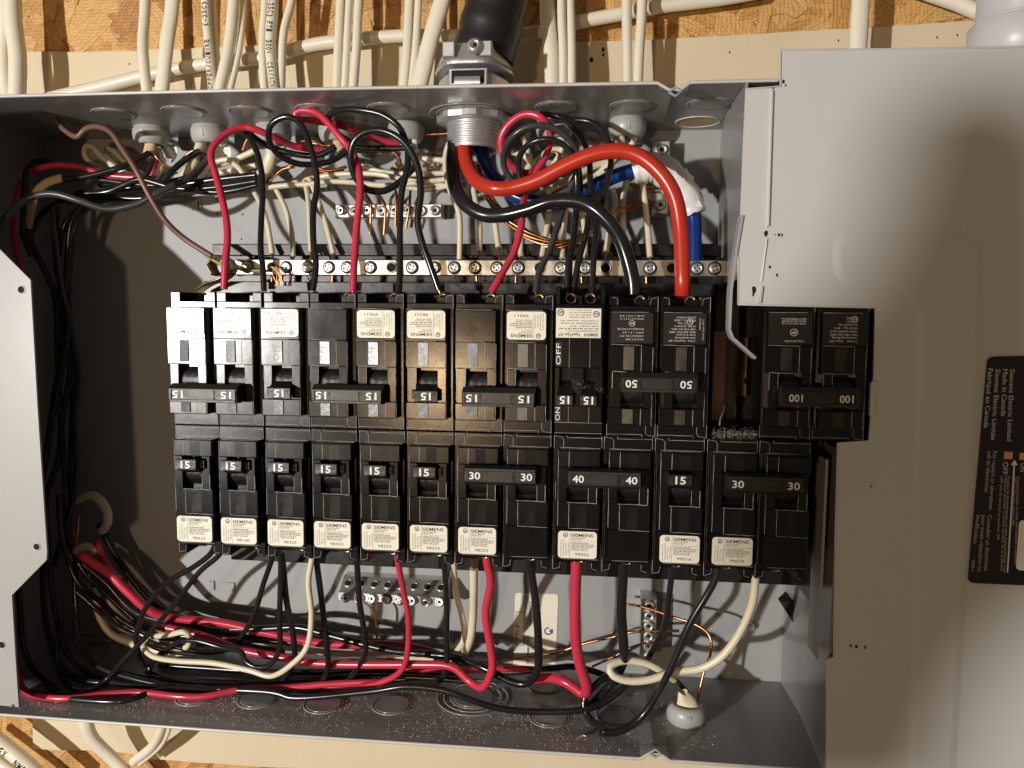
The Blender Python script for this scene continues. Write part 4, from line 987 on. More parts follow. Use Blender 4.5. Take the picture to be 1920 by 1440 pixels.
wire('thin black wire bundled behind the tandem breaker wires', 'wblack', 9, 'R:820,440,2.2 835,560 830,700 790,900 760,1100 752,1395,.9', GB)
# ---- white neutrals
GN = 'cream neutral wires to the long bar'
neu = [('T:340,560,3.2 430,720,2.8 485,880 522,1105,2.3', 10, 'cream neutral wire furthest left above the long bar'),
       ('T:540,600,3.2 620,760,2.8 668,950 680,1125,2.3', 10, 'cream neutral wire second from the left above the long bar, behind the black ones'),
       ('T:760,560,3.2 785,660,2.9 800,860 812,1090,2.3', 9, 'pale neutral wire hugging the looping black wire'),
       ('T:800,540,3.2 865,700,2.8 925,880 982,1105,2.3', 10, 'cream neutral wire slanting to the bar left of the straight red wire'),
       ('B:862,765,2.9 825,880 838,1020 870,1120,2.5 905,1220 905,1460,2.3', 10.5, 'cream neutral wire bowing round the thick black service wire'),
       ('R:20,560,3.0 55,740,2.7 78,900 76,1085,2.3', 11, 'cream neutral wire just left of the zinc connector line above the bar'),
       ('R:100,520,3.0 160,700,2.7 195,880 218,1055,2.3', 11, 'cream neutral wire left of the slanting pink red wire'),
       ('R:330,650,3.0 395,850,2.7 388,1000 385,1120,2.3', 10, 'cream neutral wire crossing behind the pink red wire above the bar'),
       ('R:600,640,3.0 598,800,2.7 575,950 545,1125,2.3', 10.5, 'cream neutral wire left of the black bundle above the tandem breaker'),
       ('R:728,640,3.0 722,800,2.8 705,980 698,1140,2.3', 10.5, 'cream neutral wire between two black wires of the tandem bundle'),
       ('R:855,600,3.0 850,800,2.8 868,980 872,1130,2.3', 9, 'cream neutral wire right behind the tandem bundle'),
       ('R:1075,620,3.2 1095,740,3.0 1060,880 1028,1080,2.3', 11, 'cream neutral wire under the bend of the thick black service wire'),
       ('R:1180,540,3.2 1150,720,3.0 1155,860 1150,960,2.7', 11, 'cream neutral wire hidden by the thick black service wire'),
       ('R:1290,490,3.1 1310,640,2.8 1335,880 1355,1130,2.3', 11, 'cream neutral wire between the service wires next to the upright lug bar')]
for pth, w_, lb in neu: wire(lb, 'wwhite', w_, pth, GN, tip=.34)
GW = 'cream wires bundled along the back near the top'
bund = [('T:300,480,3.2 400,575 470,604,3.0 600,592 800,580 950,562 1150,570 1400,590 1830,545,3.0', 10, 'cream wire lowest in the long sideways bundle left of the connector'),
        ('T:680,575,3.3 850,532 1050,505 1300,505 1500,545 1850,600,3.1', 10, 'cream wire crossing the middle of the sideways bundle'),
        ('T:1190,445,3.4 1350,490 1560,505 1850,498,3.2', 10, 'cream wire highest in the sideways bundle'),
        ('T:1500,600,3.1 1650,622 1760,615 1850,590,3.1', 9, 'short cream wire under the bundle by the thick black wire'),
        ('T:1560,330,3.3 1640,385 1720,395 1850,405,3.2', 11, 'cream wire just under the bushing left of the connector'),
        ('A:950,1010,3.4 1100,965 1300,905 1430,850,3.3', 12, 'cream wire rising to the right toward the third bushing'),
        ('A:1120,1000,3.2 1190,925 1290,900 1370,970 1440,1010,3.2', 11, 'cream wire making a small hump left of the first red drop'),
        ('A:900,1040,3.5 1080,1000 1250,970 1440,930,3.4', 11, 'cream wire behind the hump left of the first red drop'),
        ('A:1145,770,3.15 1110,860,3.0 1080,930 1020,1000 950,1040,3.3', 18, 'thick cream sheath stub bending left below the second bushing'),
        ('A:1530,760,3.15 1530,860,3.0 1500,950 1440,1020,3.2', 24, 'wide cream sheath stub below the third bushing'),
        ('A:860,1010,3.2 700,970,2.9 580,890 520,825 480,830 485,890 560,940 700,990,3.4', 11, 'cream wire folded in a long hairpin at upper left'),
        ('A:840,1000,3.3 720,930 640,850 600,840 610,890 700,960,3.5', 10, 'second cream hairpin behind the first at upper left'),
        ('A:900,860,3.2 905,940,3.0 860,1000 760,1010,3.2', 12, 'cream wire curling below the leftmost bushing'),
        ('A:560,920,3.6 640,950 760,990 880,1010,3.5', 9, 'cream wire deepest in the upper left tangle'),
        ('B:650,740,3.15 655,800,3.0 645,880 655,930,3.1', 12, 'cream wire dropping from the bushing behind the round coil'),
        ('R:1130,200,3.15 1140,260,3.0 1120,320 1060,420 960,520,3.2', 15, 'cream sheath stub left side below the right bushing'),
        ('R:1250,195,3.15 1235,260,3.0 1200,310 1180,400,3.1', 11, 'cream wire at the right side below the right bushing'),
        ('R:330,340,3.2 420,370,2.9 460,430 430,480 560,480,3.2', 12, 'cream wire curled inside the pink red coil'),
        ('R:400,230,3.2 440,330,3.0 480,420 590,330 680,320,3.2', 10, 'cream wire crossing inside the pink red coil'),
        ('R:620,190,3.2 700,260,3.1 690,330 640,420 560,520,3.2', 10, 'cream wire right of the pink red coil'),
        ('R:500,680,3.2 640,600,3.0 800,520 950,440 1100,400,3.3', 13, 'cream wire rising behind the black bundle to the right'),
        ('R:560,720,3.4 720,640 860,560 1000,470,3.4', 12, 'second cream wire rising behind the black bundle'),
        ('T:200,400,3.3 280,470,3.0 340,560 420,600,3.1', 10, 'cream wire end joining the bundle at far left')]
for pth, w_, lb in bund: wire(lb, 'wwhite', w_, pth, GW)
for pth, w_, lb in (('A:850,780,3.1 845,830,3.0 835,870,2.9', 24, 'torn tan sheath end hanging from the leftmost bushing'), ('A:160,1275,2.4 175,1180 200,1090,2.0 260,1030 350,1000,2.2', 17, 'tan paper sheath curling beside the left wall'),
                    ('T:1000,240,3.0 1020,300 1045,330,2.9', 17, 'pale crumpled sheath end below the bushing behind the red wires')):
    wire(lb, 'tan', w_, pth, None, flat=.6)
def shred(label, c, r, y, seed):
    """a torn scrap of white plastic film hanging in the box"""
    random.seed(seed); p = at(*c, y); mb = MB(); k = 14; P = []
    for i in range(k):
        t = 2 * math.pi * i / k; rr = r * random.uniform(.6, 1.15); P.append((p.x + rr * .8 * math.cos(t), p.z + rr * math.sin(t)))
    mb.loft([[(x, y + .15 * math.sin(x * 9) * .4, z) for x, z in P], [(x, y + .012 + .15 * math.sin(x * 9) * .4, z) for x, z in P]])
    tag(mb.build('torn_film', M['tape']), label, 'scrap')
shred('torn white scrap of film below the leftmost bushing', (322, 284), .30, 3.45, 4); shred('torn white scrap of film right of the second bushing', (418, 286), .34, 3.5, 9)
shred('torn white scrap of film beside the first red drop', (400, 296), .18, 3.45, 5)
# ---- upper left blacks, reds, brown
GL2 = 'wires in the left part of the box'
wire('brown wire leading from the box top to the end of the long bar', 'wbrown', 11, 'A:285,640,2.3 310,665,2.0 350,720 430,770,1.6 478,728 540,712 620,742 690,840 765,955,1.2 835,1090 925,1235 1035,1340 1190,1440,1.6', GL2)
wire('yellow green wire tail lying across the left end of the long bar', 'wgreen', 6, 'D:1150,170,1.7 1220,215 1300,245 1400,262 1490,262,1.75', GL2, name='yellow_green_wire')
ups_l = [('wgrey', 14, 'A:-60,1390,.9 0,1280,1.0 70,1185 170,1112 300,1090,1.4 450,1130 600,1175 760,1150,1.8 900,1080 1050,1010 1120,950 1180,880,2.6', 'shiny grey black wire swooping from the left edge up to the second bushing'),
         ('wblack', 12, 'A:360,1010,2.2 500,990 650,950,2.4 760,905 840,860,2.8', 'black wire slanting up to the leftmost bushing'),
         ('wblack', 12, 'A:900,1040,2.6 970,960 1040,900 1120,850,2.9', 'black wire rising to the second bushing'),
         ('wblack', 13, 'A:560,1010,2.6 800,1040 1000,1040 1200,1012 1440,985,2.6', 'black wire uppermost in the left sideways bundle'),
         ('wblack', 13, 'A:430,1090,2.4 600,1080 700,1040 800,1010 1000,1060 1200,1055 1440,1020,2.6', 'black wire waving through the left sideways bundle'),
         ('wblack', 13, 'A:380,1130,2.6 600,1110 800,1115 1000,1070 1250,1080 1450,1040,2.7', 'black wire lowest in the left sideways bundle'),
         ('wblack', 12, 'A:330,930,2.6 220,905 155,950,2.4 135,1100 130,1300,2.3 D:130,60 180,180,2.3', 'black wire turning down beside the left wall'),
         ('wblack', 11, 'A:150,1400,2.9 190,1280 260,1180 380,1120,2.8 560,1090 700,1060 860,1050,2.9', 'black wire rising from the dark bundle into the sideways bundle'),
         ('wblack', 11, 'A:330,1440,2.8 345,1320 400,1210 500,1150,2.8 700,1110 900,1090,2.9', 'black wire curving out of the dark bundle at upper left'),
         ('wblack', 11, 'A:860,900,2.8 840,950 800,1000,2.7 700,1030 560,1040,2.8', 'black wire tail below the torn tan sheath'),
         ('wred', 10, 'A:880,880,3.0 870,930 850,990 780,1010,3.0', 'short red wire tail below the torn tan sheath'),
         ('wblack', 10, 'A:1150,860,3.0 1120,950 1040,1000 900,1030,2.9', 'thin black wire below the second bushing'),
         ('wred', 12, 'A:175,965,2.2 300,930 450,940 600,985 780,1000,2.6', 'red wire running sideways at upper left'),
         ('wred', 12, 'A:125,1010,2.6 85,1150,2.5 72,1350 D:78,60 95,170 130,280,2.7', 'red wire going down the left wall toward the end flange'),
         ('wblack', 12, 'D:150,-40,2.5 175,110 300,370,2.6 330,600 395,800 350,1100,2.8 E:330,-300 260,-100,2.8 230,100,2.9', 'black wire furthest left in the dark vertical bundle'),
         ('wblack', 12, 'D:320,-120,2.6 310,60 320,250 360,430,2.7 400,620 440,850 420,1100,2.8 E:430,-200 380,60 300,300,2.9', 'second black wire of the dark vertical bundle'),
         ('wblack', 12, 'D:470,-120,2.7 400,0 380,200 360,420,2.8 350,700 300,1000 260,1300,2.9 E:220,-100 200,150,3', 'third black wire of the dark vertical bundle'),
         ('wblack', 12, 'D:540,-140,2.8 440,-20 400,160 385,420,2.9 400,700 410,1000 400,1300,3 E:400,-100 380,200,3', 'fourth black wire of the dark vertical bundle'),
         ('wblack', 11, 'D:300,-100,2.5 310,100 350,380,2.5 385,550 350,800 300,1060 240,1400,2.7', 'black wire crossing over the dark vertical bundle'),
         ('wblack', 11, 'D:340,340,2.6 320,560 330,900 350,1200 370,1500,2.8', 'black wire behind the crossing one in the dark bundle')]
for mt_, w_, pth, lb in ups_l: wire(lb, mt_, w_, pth, GL2)
# ---- lower wires
GLW = 'branch wires from the lower breakers'
lowr = [('wblack', 11, 'E:1215,170,1.3 1180,240 1080,315,1.5 950,390 850,490 785,620,1.9 768,740 812,870,2.3', 'black wire curving left from the lower left breaker'),
        ('wblack', 10.5, 'E:1280,150,1.3 1230,245 1120,340,1.4 980,520 850,670,1.7 700,830 600,940 500,1000,1.9 400,985 335,900 318,760 345,620,2.4', 'thin black wire diving diagonally and hooking up near the left wall'),
        ('wblack', 11, 'E:1550,180,1.4 1530,265 1480,410 1420,600,2.2 1320,745,2.8', 'black wire slanting left below the third lower breaker'),
        ('wblack', 11, 'E:1560,180,1.3 1580,290 1572,600,1.6 1572,770 1515,860 1440,872,1.8 1380,835 1350,782 1250,762 1100,722,2.2 1000,735 900,800 845,870 830,925,2.5', 'black wire with a ribbed U bend below the third lower breaker'),
        ('wblack', 12, 'E:1560,180,1.5 1590,280 1612,500 1650,700,1.8 1652,840 1590,945,2.4', 'black wire bowing right just beyond the ribbed U bend'),
        ('wwhite', 11.5, 'E:1760,200,1.2 1752,275 1735,400 1752,580,1.4 1730,750 1650,850 1530,922,1.6 1400,890 1200,850 1000,838,1.9 860,812 805,750 830,710,2.3', 'cream wire dropping and sweeping left along the box floor'),
        ('wblack', 12, 'F:90,200,1.3 100,275 130,500 158,750,1.8 165,870 135,950,2.3', 'black wire just right of the cream wire below the fourth lower breaker'),
        ('wblack', 12, 'F:320,200,1.3 328,285 342,500 372,700,1.8 368,820 265,968,2.4', 'black wire in front of the left end of the lower ground bar'),
        ('wred', 12, 'F:552,200,1.2 560,290 590,450 617,600,1.6 612,790 570,900 450,962,2.0 300,985 100,985,2.3', 'thin red wire crossing in front of the lower ground bar'),
        ('wblack', 11.5, 'F:812,200,1.3 820,300 832,500 832,700,1.8 832,860 800,945 735,985,2.4', 'black wire at the right end of the lower ground bar'),
        ('wwhite', 12, 'F:865,200,1.4 872,300 885,450 922,600,2.2 928,720 850,830,2.8', 'cream wire leaning right beside the lower ground bar'),
        ('wwhite', 16, 'F:985,320,1.5 985,450 982,570 965,720,2.3 915,830,2.8', 'thick cream wire with a stripped copper end under the breaker coded 98255'),
        ('wred', 16, 'F:1050,190,1.2 1060,280 1080,400 1052,570,1.4 1078,750 1088,880,1.5 1035,985 960,950 860,870,1.9 700,858 400,858 100,850,2.3 E:1600,820 1350,775 1150,700 940,650,2.6', 'red wire with a U bend running far left along the box floor'),
        ('wblack', 15, 'F:1290,200,1.2 1302,300 1332,500 1347,700,1.5 1345,880 1290,962 1190,952,1.9 1050,880 900,822 740,800,2.5 500,775 200,700 0,650,2.9 E:1500,655 1300,660,3', 'black wire with tape like rings bending left beneath the white tag'),
        ('wred', 21, 'F:1560,200,1.2 1562,290 1555,500 1557,700,1.4 1580,850 1620,980,1.7 1600,1020 1500,955,2.0 1400,930 1300,945,2.5', 'thick pink red wire dropping from the double 40 breaker'),
        ('wblack', 19, 'F:1828,200,1.2 1828,310 1815,550,1.5 1832,800 G:150,830 100,930,2.0 0,1050 F:1600,1110,2.5', 'thick black wire dropping from the double 40 breaker'),
        ('wblack', 12, 'G:420,240,1.2 418,340 400,500 378,640,1.7 280,835,2.6', 'black wire curving behind the cream loop at lower right'),
        ('wblack', 14, 'G:680,280,1.1 665,370 620,460 520,630,1.2 420,860 345,1010 250,1150,1.3 130,1232 20,1240 F:1730,1230,1.5 1635,1160 1605,1060 1680,960,1.9 1800,890,2.3', 'thick black wire making the big loop at lower right'),
        ('wwhite', 15, 'G:900,300,1.2 890,380 870,520 800,680,1.4 700,812 580,880 440,897,1.6 300,942 180,950 90,920,1.5 72,870 150,836 270,850,1.8 370,898,1.9 430,940,2.2', 'cream wire making a flat loop at lower right'),
        ('wblack', 13, 'F:1880,930,2.2 1750,1050 1600,1112,1.7 1300,1122 1100,1098 950,1050,1.6 800,1000 600,982 400,1010 0,1045,1.7 E:1500,1010 1000,982 700,922,2.0 530,850 450,720 430,600,2.6', 'long black wire wandering along the box floor from the big loop to the left'),
        ('wred', 13, 'E:60,150,1.9 66,400,1.8 75,800,1.6 125,985 230,1037,1.5 400,1047 600,1022 800,1015 1000,1036 1150,1036,1.7 1350,1000 1600,988 1900,965,2.2 F:450,958', 'pink red wire along the front of the box floor at left'),
        ('wblack', 12, 'E:180,1020,1.6 400,1050 600,1065 720,1058,1.5 860,1010 1000,990 1200,1010,1.9 1500,1005 1800,1000,2.2', 'black wire crossing over the pink red wire at lower left'),
        ('wblack', 12, 'E:105,100,2.2 100,330 115,560,2.1 130,750 200,900 330,1010,1.9 420,1035,2.0', 'black wire curling up the left wall at the bottom'),
        ('wred', 17, 'E:450,235,2.6 530,290 620,350 720,450,2.6 850,560 1000,600 1250,625,3.0 1500,680 1700,720 F:200,745,3.0 500,748 680,770 790,805,3.1', 'thick red wire curving down from the dark left side'),
        ('wred', 13, 'E:545,160,3.0 580,260 650,380 760,500 880,560 1000,600,3.3', 'thin red wire above the thick red one at lower left'),
        ('wblack', 16, 'E:470,290,2.7 600,400 760,560,2.8 1000,630 1200,670 1500,690,3.1 1800,720 F:300,740,3.3', 'thick dull black wire following the red ones at lower left'),
        ('wblack', 14, 'E:560,60,3.3 640,220 760,400 900,540 1050,600,3.6 1300,640', 'black wire highest of the lower left sweep'),
        ('wblack', 11, 'E:432,448,2.2 560,560 650,640 750,690,2.5 900,770 1100,800,2.8', 'black wire with a bare pointed end starting at lower left'),
        ('wblack', 12, 'E:425,250,2.9 424,420 430,570,2.7 432,690 480,800 560,870,2.7 750,920 1000,950 1400,960,3.0', 'black wire dropping to the floor near the left wall'),
        ('wwhite', 14, 'E:545,420,2.9 550,560 620,680,2.9 740,740 830,770 1000,800,3.1', 'dull cream wire curving down at lower left'),
        ('wwhite', 14, 'E:610,480,3.3 680,590 800,660 950,700,3.3 1100,740 1600,760 1750,780 1950,800,3.2 F:500,800 760,830,3.3', 'cream cable running along the floor behind the red wires'),
        ('wwhite', 12, 'E:860,700,2.5 950,690 1030,675,2.2 1065,700 1050,760 960,770,2.5', 'small cream wire curl at lower left'),
        ('wblack', 11, 'E:820,720,2.3 900,750 1000,760,2.4 1150,790 1300,770,2.7', 'black wire passing under the small cream curl'),
        ('wblack', 13, 'E:830,900,2.6 1000,950 1300,970 1600,955,2.8 F:100,960 400,960 800,950,3.0', 'black wire lying on the floor behind the cream sweep'),
        ('wblack', 13, 'E:900,860,3.0 1200,880 1500,900 F:0,900 300,900 700,900 900,905,3.2', 'second black wire lying deep on the floor'),
        ('wblack', 12, 'E:1000,1000,2.4 1400,985 1700,940 F:300,950 600,940,2.8', 'third black wire lying on the floor under the thin red wire'),
        ('wred', 12, 'F:560,880,2.8 900,890 1200,880 1400,890,3.2', 'dim red wire at the back of the floor left of the thick pink red wire'),
        ('wwhite', 17, 'E:425,330,3.2 415,260 440,210,2.9 500,195 540,230,3.0', 'cream sheath ring where the thick red wire enters at lower left'),
         ('wwhite', 18, 'E:430,-70,3.3 520,-92 590,-30,3.2 606,50 575,110,3.3', 'dull cream cable hooking down beside the dark vertical bundle'),
         ('wblack', 12, 'E:345,-100,2.9 380,120 470,330 620,480,2.9 800,640 950,720 1150,740,3.1 1400,720 1700,740', 'black wire fanning out of the vertical bundle above the cream wires'),
         ('wblack', 11, 'E:330,-100,2.6 350,150 430,380 560,500,2.6 700,620 860,690 1060,700,2.8 1300,735 1600,790', 'thin black wire fanning out of the vertical bundle in front'),
         ('wred', 11, 'E:400,120,3.1 470,300 600,440 760,600,3.1 900,650 1150,690 1400,730,3.3', 'dim thin red wire inside the lower left sweep'),
         ('wblack', 11, 'E:260,-60,2.6 270,200 300,500,2.5 360,760 480,900 650,960,2.6 900,985 1150,985', 'black wire running down the corner and along the floor at lower left'),
         ('wblack', 12, 'E:230,-60,2.9 240,250 255,600,2.8 330,850 450,940 600,960,2.9', 'black wire deep in the lower left corner'),
         ('wwhite', 10, 'E:700,640,3.0 860,720 1000,745 1080,730,2.9 1060,790 900,800,2.9', 'thin cream wire crumpled behind the small cream curl'),
         ('copper', 4, 'E:780,700,2.8 900,780 1100,790 1250,760,2.9', 'bare copper wire threading the crumpled cream wires at lower left'),
         ('wblack', 12, 'F:-200,930,2.7 100,935 400,925 760,935 1000,960,2.9', 'black wire lying along the middle of the floor under the thick red one'),
         ('wblack', 12, 'F:900,830,3.2 1150,900 1400,880 1550,870 1700,910,3.0 1800,960', 'black wire at the back of the floor below the white tag')]
for mt_, w_, pth, lb in lowr: wire(lb, mt_, w_, pth, GLW, tip0=(.3 if 'stripped' in lb else None), ridge=('ribbed' in lb or 'rings' in lb))
GCU = 'bare copper wires'
cop = [('G:100,518,3.5 240,530,3.4 420,588,3.2 550,632,3.0 628,690,2.8 640,780 600,900,2.6 565,1050,2.5', 5.5, 'bare copper wire arching from the lower upright ground bar to the floor bushing'),
       ('F:1050,860,3.9 1250,820 1450,790,3.9 1600,742 1780,700,3.7 G:120,690 240,672 460,668,3.5', 5.5, 'bare copper wire crossing low over the white tag'),
       ('F:1650,870,3.5 1780,810,3.5 G:100,810 240,745,3.5 410,748,3.5', 5, 'short bare copper wire below the long copper one at lower right'),
       ('F:365,505,3.6 430,580,3.6 440,730,3.7', 5, 'bare copper wire dropping from the lower ground bar'),
       ('E:445,20,3.0 430,160 412,310,2.9', 5, 'bare copper wire in the dark at lower left'),
       ('E:470,290,2.8 500,340 498,430,2.9', 6, 'bare copper wire stub beside the thick red wire at lower left'),
       ('E:430,680,3.6 600,720 740,740,3.6', 4, 'thin bare copper wire low at left'),
       ('T:1205,620,3.3 1240,680,3.6 1262,740 1255,950,3.8', 5.5, 'bare copper wire leftmost through the upper ground bar'),
       ('T:1310,650,3.3 1350,700,3.6 1370,760 1360,960,3.8', 5.5, 'bare copper wire second through the upper ground bar'),
       ('T:1435,600,3.3 1455,660,3.6 1450,740 1445,900,3.8', 5.5, 'bare copper wire third through the upper ground bar'),
       ('T:1560,600,3.3 1555,690,3.6 1550,760 1525,915,3.8', 5.5, 'bare copper wire rightmost through the upper ground bar'),
       ('T:480,570,3.3 560,500 640,450 700,430,3.3', 7, 'twisted bare copper end left of the looping black wire'),
       ('T:500,560,3.2 600,470 690,455,3.2', 5, 'thin bare copper end beside the twisted copper end'),
       ('T:720,265,3.1 820,255 900,290 960,290,3.2', 6, 'bare copper wire curling right of the small black loop'),
       ('T:740,280,3.2 840,275 930,310,3.2', 5, 'second bare copper wire curling right of the small black loop'),
       ('T:860,460,3.2 960,480 1080,450,3.3', 6, 'bare copper wire under the small black loop'),
       ('T:870,480,3.3 980,500 1060,470,3.4', 5, 'second bare copper wire under the small black loop'),
       ('T:1440,345,3.0 1480,400 1475,460 1450,420,3.2', 6, 'bare copper wire inside the round coil'),
       ('T:1480,340,3.1 1460,400 1500,440,3.2', 5, 'second bare copper wire inside the round coil'),
       ('T:1680,210,3.3 1780,205 1860,200,3.3', 6, 'bare copper wire just left of the zinc connector'),
       ('T:1650,450,3.3 1730,410 1800,430 1700,470,3.3', 5, 'bare copper wire kinked left of the thick black service wire'),
       ('T:1690,350,3.3 1760,330 1800,320,3.4', 5, 'bare copper stub left of the thick black service wire'),
       ('A:865,860,2.9 900,910 950,940 980,950,3.1', 5, 'bare copper wire out of the torn tan sheath'),
       ('A:1030,890,3.1 1080,850 1140,830 1150,780,3.1', 5, 'bare copper wire out of the second bushing'),
       ('T:300,330,3.2 320,270 340,240,3.2', 5, 'bare copper wire under the red arch'),
       ('R:60,440,2.9 100,540,2.8 150,660 230,770,2.7', 8, 'dark bare copper wire beside the blue wire'),
       ('R:910,270,3.2 1000,262 1090,262,3.3', 5, 'bare copper wire left of the right bushing'),
       ('R:620,340,3.0 660,350 670,400 640,430,3.0', 5, 'bare copper curl right of the pink red coil'),
       ('R:1200,580,3.3 1300,600 1400,610,3.4', 6, 'bare copper wire entering the upright lug bar from the left'),
       ('R:1230,620,3.3 1320,632 1400,640,3.4', 5, 'second bare copper wire entering the upright lug bar from the left')]
for pth, w_, lb in cop: wire(lb, 'copper', w_, pth, GCU, n=8)
# frayed strands at the left of the bar, tips below the bar
fr = MB(); random.seed(5)
for k in range(7):
    a = at(508 + k * 2, 500, 1.72); b_ = at(515 + random.uniform(-4, 14), 515, 1.7); c_ = at(522 + random.uniform(-8, 10), 536, 1.7)
    fr.tube(catmull([a, b_, c_], .05), .014, 5)
tag(fr.build('frayed_copper_strands', M['copper']), 'frayed fine copper strands splayed below the left end of the long bar', 'wire')
for i, u in enumerate((510, 546, 624, 852, 893, 937, 968, 1010, 1090, 1172, 1212)):
    a = at(u, 512, 2.3); b_ = at(u + random.uniform(-2, 2), 526 + random.uniform(0, 8) + (10 if u > 900 else 0), 2.3)
    o = MB().tube([a, b_], .035, 8).build('wire_end', M['copper'], nb); o.location = -nb.matrix_basis.translation
# floor bushing: cream crumpled sheath + black
p = at(1290, 1322, 2.1); mb = MB()
rings = []
for k in range(7):
    t = k / 6; r = .13 + .2 * t - (.06 if k == 6 else 0); c = at(1278 + 20 * t, 1298 + 40 * t, 2.1)
    rings.append([(c.x + r * (1 + .18 * math.sin(3 * a + k)) * math.cos(a), c.y + r * .8 * math.sin(a), c.z + .05 * math.sin(2 * a + k)) for a in [2 * math.pi * i / 16 for i in range(16)]])
mb.loft([list(reversed(r)) for r in rings], 0, True)
tag(mb.build('cable_sheath_end', M['wwhite']), 'crumpled cream sheath end leaning in the floor bushing', 'cable sheath')
wire('black wire coming up out of the floor bushing', 'wblack', 9, 'G:430,930,2.4 480,985 530,1040 560,1100,2.2', GLW)
# ================================================================== TAG ON THE BACK WALL
YT = YB - .004
tg = empty('paper_tag', tuple(at(1005, 1170, YT)), 'small white approval tag with a blue round logo stuck to the back wall', 'sticker')
part(MB().prism(flipwind(roundpoly(pxpoly([(966, 1111), (1047, 1114), (1041, 1262), (962, 1262)], YT), .1)), YT - .012, YT), 'tag_paper', M['paper'], tg)
tx = MB()
def tpt(s_, a, b, hpx, mb, sgn=1):
    p = at(*a, YT - .014); q = at(*b, YT - .014); d = q - p; wd = d.length; d.normalize(); zd = Vector((-d.z, 0, d.x)); mb.text(s_, p, d, zd, h=hpx / ppi(YT), width=wd, bold=.01)
tpt('COMBINATION SERVICE', (1011, 1124), (1009, 1180), 5, tx); tpt('EQUIPMENT', (992, 1128), (991, 1164), 5, tx); tpt('COMBINE', (989, 1198), (987, 1245), 5, tx); tpt('1918', (972, 1198), (974, 1172), 7, tx)
tpt('ENTRANCE PANEL', (1002, 1124), (1000, 1175), 5, tx)
a = at(967, 1146, YT); b = at(982, 1210, YT)
for (x0, x1, z0, z1) in ((a.x, a.x + .015, b.z, a.z), (b.x, b.x + .015, b.z, a.z), (a.x, b.x, a.z - .015, a.z), (a.x, b.x, b.z, b.z + .015)): tx.box(x0, x1, YT - .016, YT - .012, z0, z1)
part(tx, 'lettering', M['ink'], tg)
tx = MB(); p = at(1028, 1183, YT); tx.tor((p.x, YT - .014, p.z), (0, 1, 0), .09, .018, 24, 4, 0, .5, 5.6); tx.text('SP', (p.x + .035, YT - .016, p.z), (0, 0, -1), (1, 0, 0), h=.09, bold=.04, align='c')
for v_ in tx.v[-1:]: pass
part(tx, 'round_logo', M['blueink'], tg)
# ================================================================== CONDUIT FITTING, TOP RIGHT
cf = empty('conduit_fitting', tuple(at(1890, 60, 2.6)), 'pale grey plastic conduit fitting at the top right corner above the cover', 'conduit')
p = at(1912, 60, 2.6); mb = MB()
for r, z0, z1 in ((1.02, -.6, .15), (.96, .15, .22), (.88, .22, 3.2)): mb.cyl((p.x + .05, 2.6, p.z + z0), (0, 0, 1), r, r, z1 - z0, 40, 0, True, .03)
part(mb, 'coupling', M['conduit'], cf)
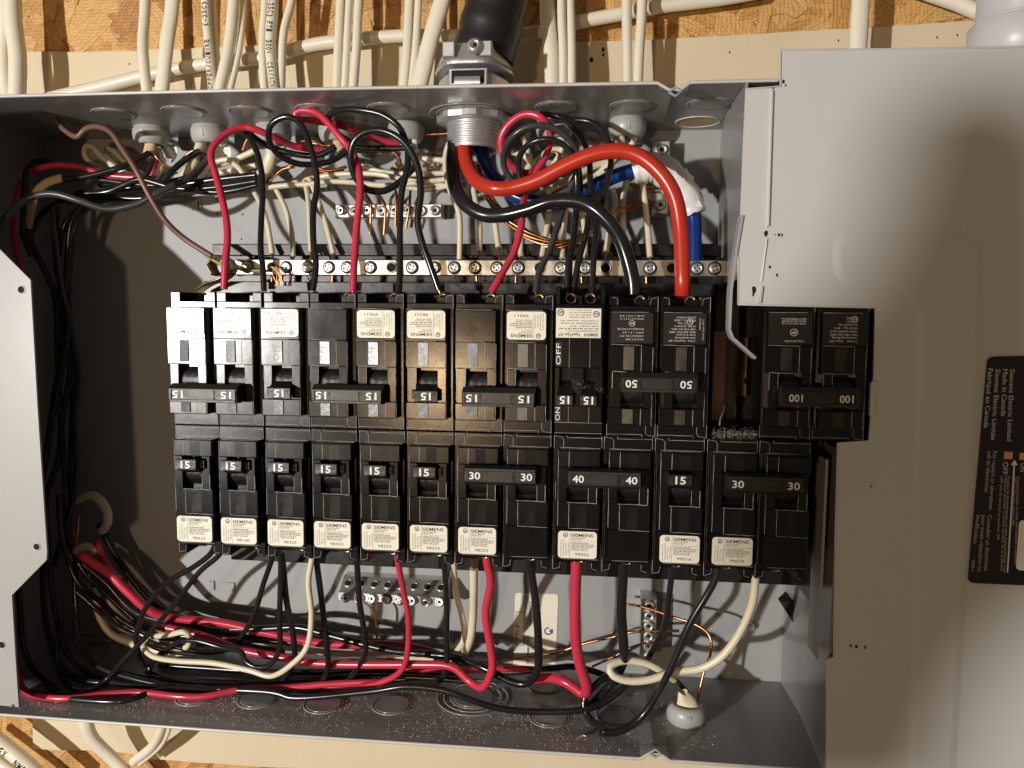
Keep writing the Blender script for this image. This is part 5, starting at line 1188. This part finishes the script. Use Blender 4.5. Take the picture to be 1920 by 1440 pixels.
# ================================================================== SMALL THINGS: grit, dust, scraps
random.seed(21)
gr = MB()
def speck(c, r):
    a = random.uniform(0, 6); pts = [c + Vector((r * math.cos(a + k * 2.1) * random.uniform(.6, 1.4), r * math.sin(a + k * 2.1) * random.uniform(.6, 1.4), 0)) for k in range(3)] + [c + Vector((0, 0, r * random.uniform(.6, 1.2)))]
    gr.add(pts, [(0, 1, 3), (1, 2, 3), (2, 0, 3), (2, 1, 0)])
for i in range(9000):
    u = random.choice([random.gauss(300, 170), random.gauss(640, 200), random.gauss(1000, 160), random.uniform(60, 1350)])
    y = random.betavariate(1.3, 2.0) * 2.8 + YR + .08
    x = at(u, 1360, y).x
    if XL < x < 12 and mnoise.noise(Vector((x * .9, y * 1.3, 3))) + random.uniform(-.35, .35) > -.05: speck(Vector((x, y, ZB + .012)), random.choice((.004, .005, .006, .007, .009, .013)))
tag(gr.build('floor_grit', M['grit']), 'scatter of pale grit and drywall dust on the floor of the box', 'grit', kind='stuff')
gr = MB()
for i in range(700):
    u = random.uniform(1335, 1420); p = at(u, random.gauss(815, 6), random.uniform(-.05, .6)); speck(Vector((p.x, p.y, p.z)), random.choice((.006, .01)))
for u0, v0, n in ((1088, 722, 70), (1118, 735, 50), (527, 718, 25), (806, 722, 25)):
    for i in range(n): p = at(random.gauss(u0, 9), random.gauss(v0, 6), -.27); speck(p, random.choice((.004, .006)))
mm_ = MB().box(XS[11] + .05, XS[11] + .95, .0, 1.4, ZS + .0, ZS + .14, .03)
for i in range(60): pass
tag(gr.build('dust_specks', M['grit']), 'pale specks of dust lying on the black breakers by the main lug', 'grit', kind='stuff')
p = at(1443, 966, -.05)
tag(MB().tube([p, p + Vector((.06, -.02, .05))], .018, 6).build('wood_chip', M['tan']), 'tiny pale chip caught on the breaker at the right end of the lower row', 'scrap')
p = at(1083, 1384, 1.0); p = atz(1083, 1384, ZB + .02)
tag(MB().tube([p, p + Vector((.12, .1, .02)), p + Vector((.2, .05, .03))], .025, 6).build('metal_shaving', M['steel']), 'small bright metal shaving on the box floor', 'scrap')
# unseen slab added near the work lamp, shaped to shadow the cover
ph = MB(); Lp = Vector(LP)
tgt = Vector((15.2, YC, -2.6)); k_ = .41
c = Lp + (tgt - Lp) * k_
poly = [(1745, 190), (1850, 130), (2050, 210), (2050, 1090), (1925, 1180), (1860, 1260), (1800, 1390), (1760, 1500), (1390, 1500), (1425, 1330), (1450, 1180), (1420, 940), (1430, 780), (1500, 640), (1610, 570), (1700, 410)]
Q = []
for u, v in poly:
    g_ = at(u, v, YC); Q.append(Lp + (g_ - Lp) * k_)
yy = c.y
ph.prism(flipwind(roundpoly([(q.x, q.z) for q in Q], .4)), yy, yy + .25)
tag(ph.build('shadow_blocker', M['blocker']), 'dark slab added out of view between the work lamp and the cover to shade it', 'shadow blocker')
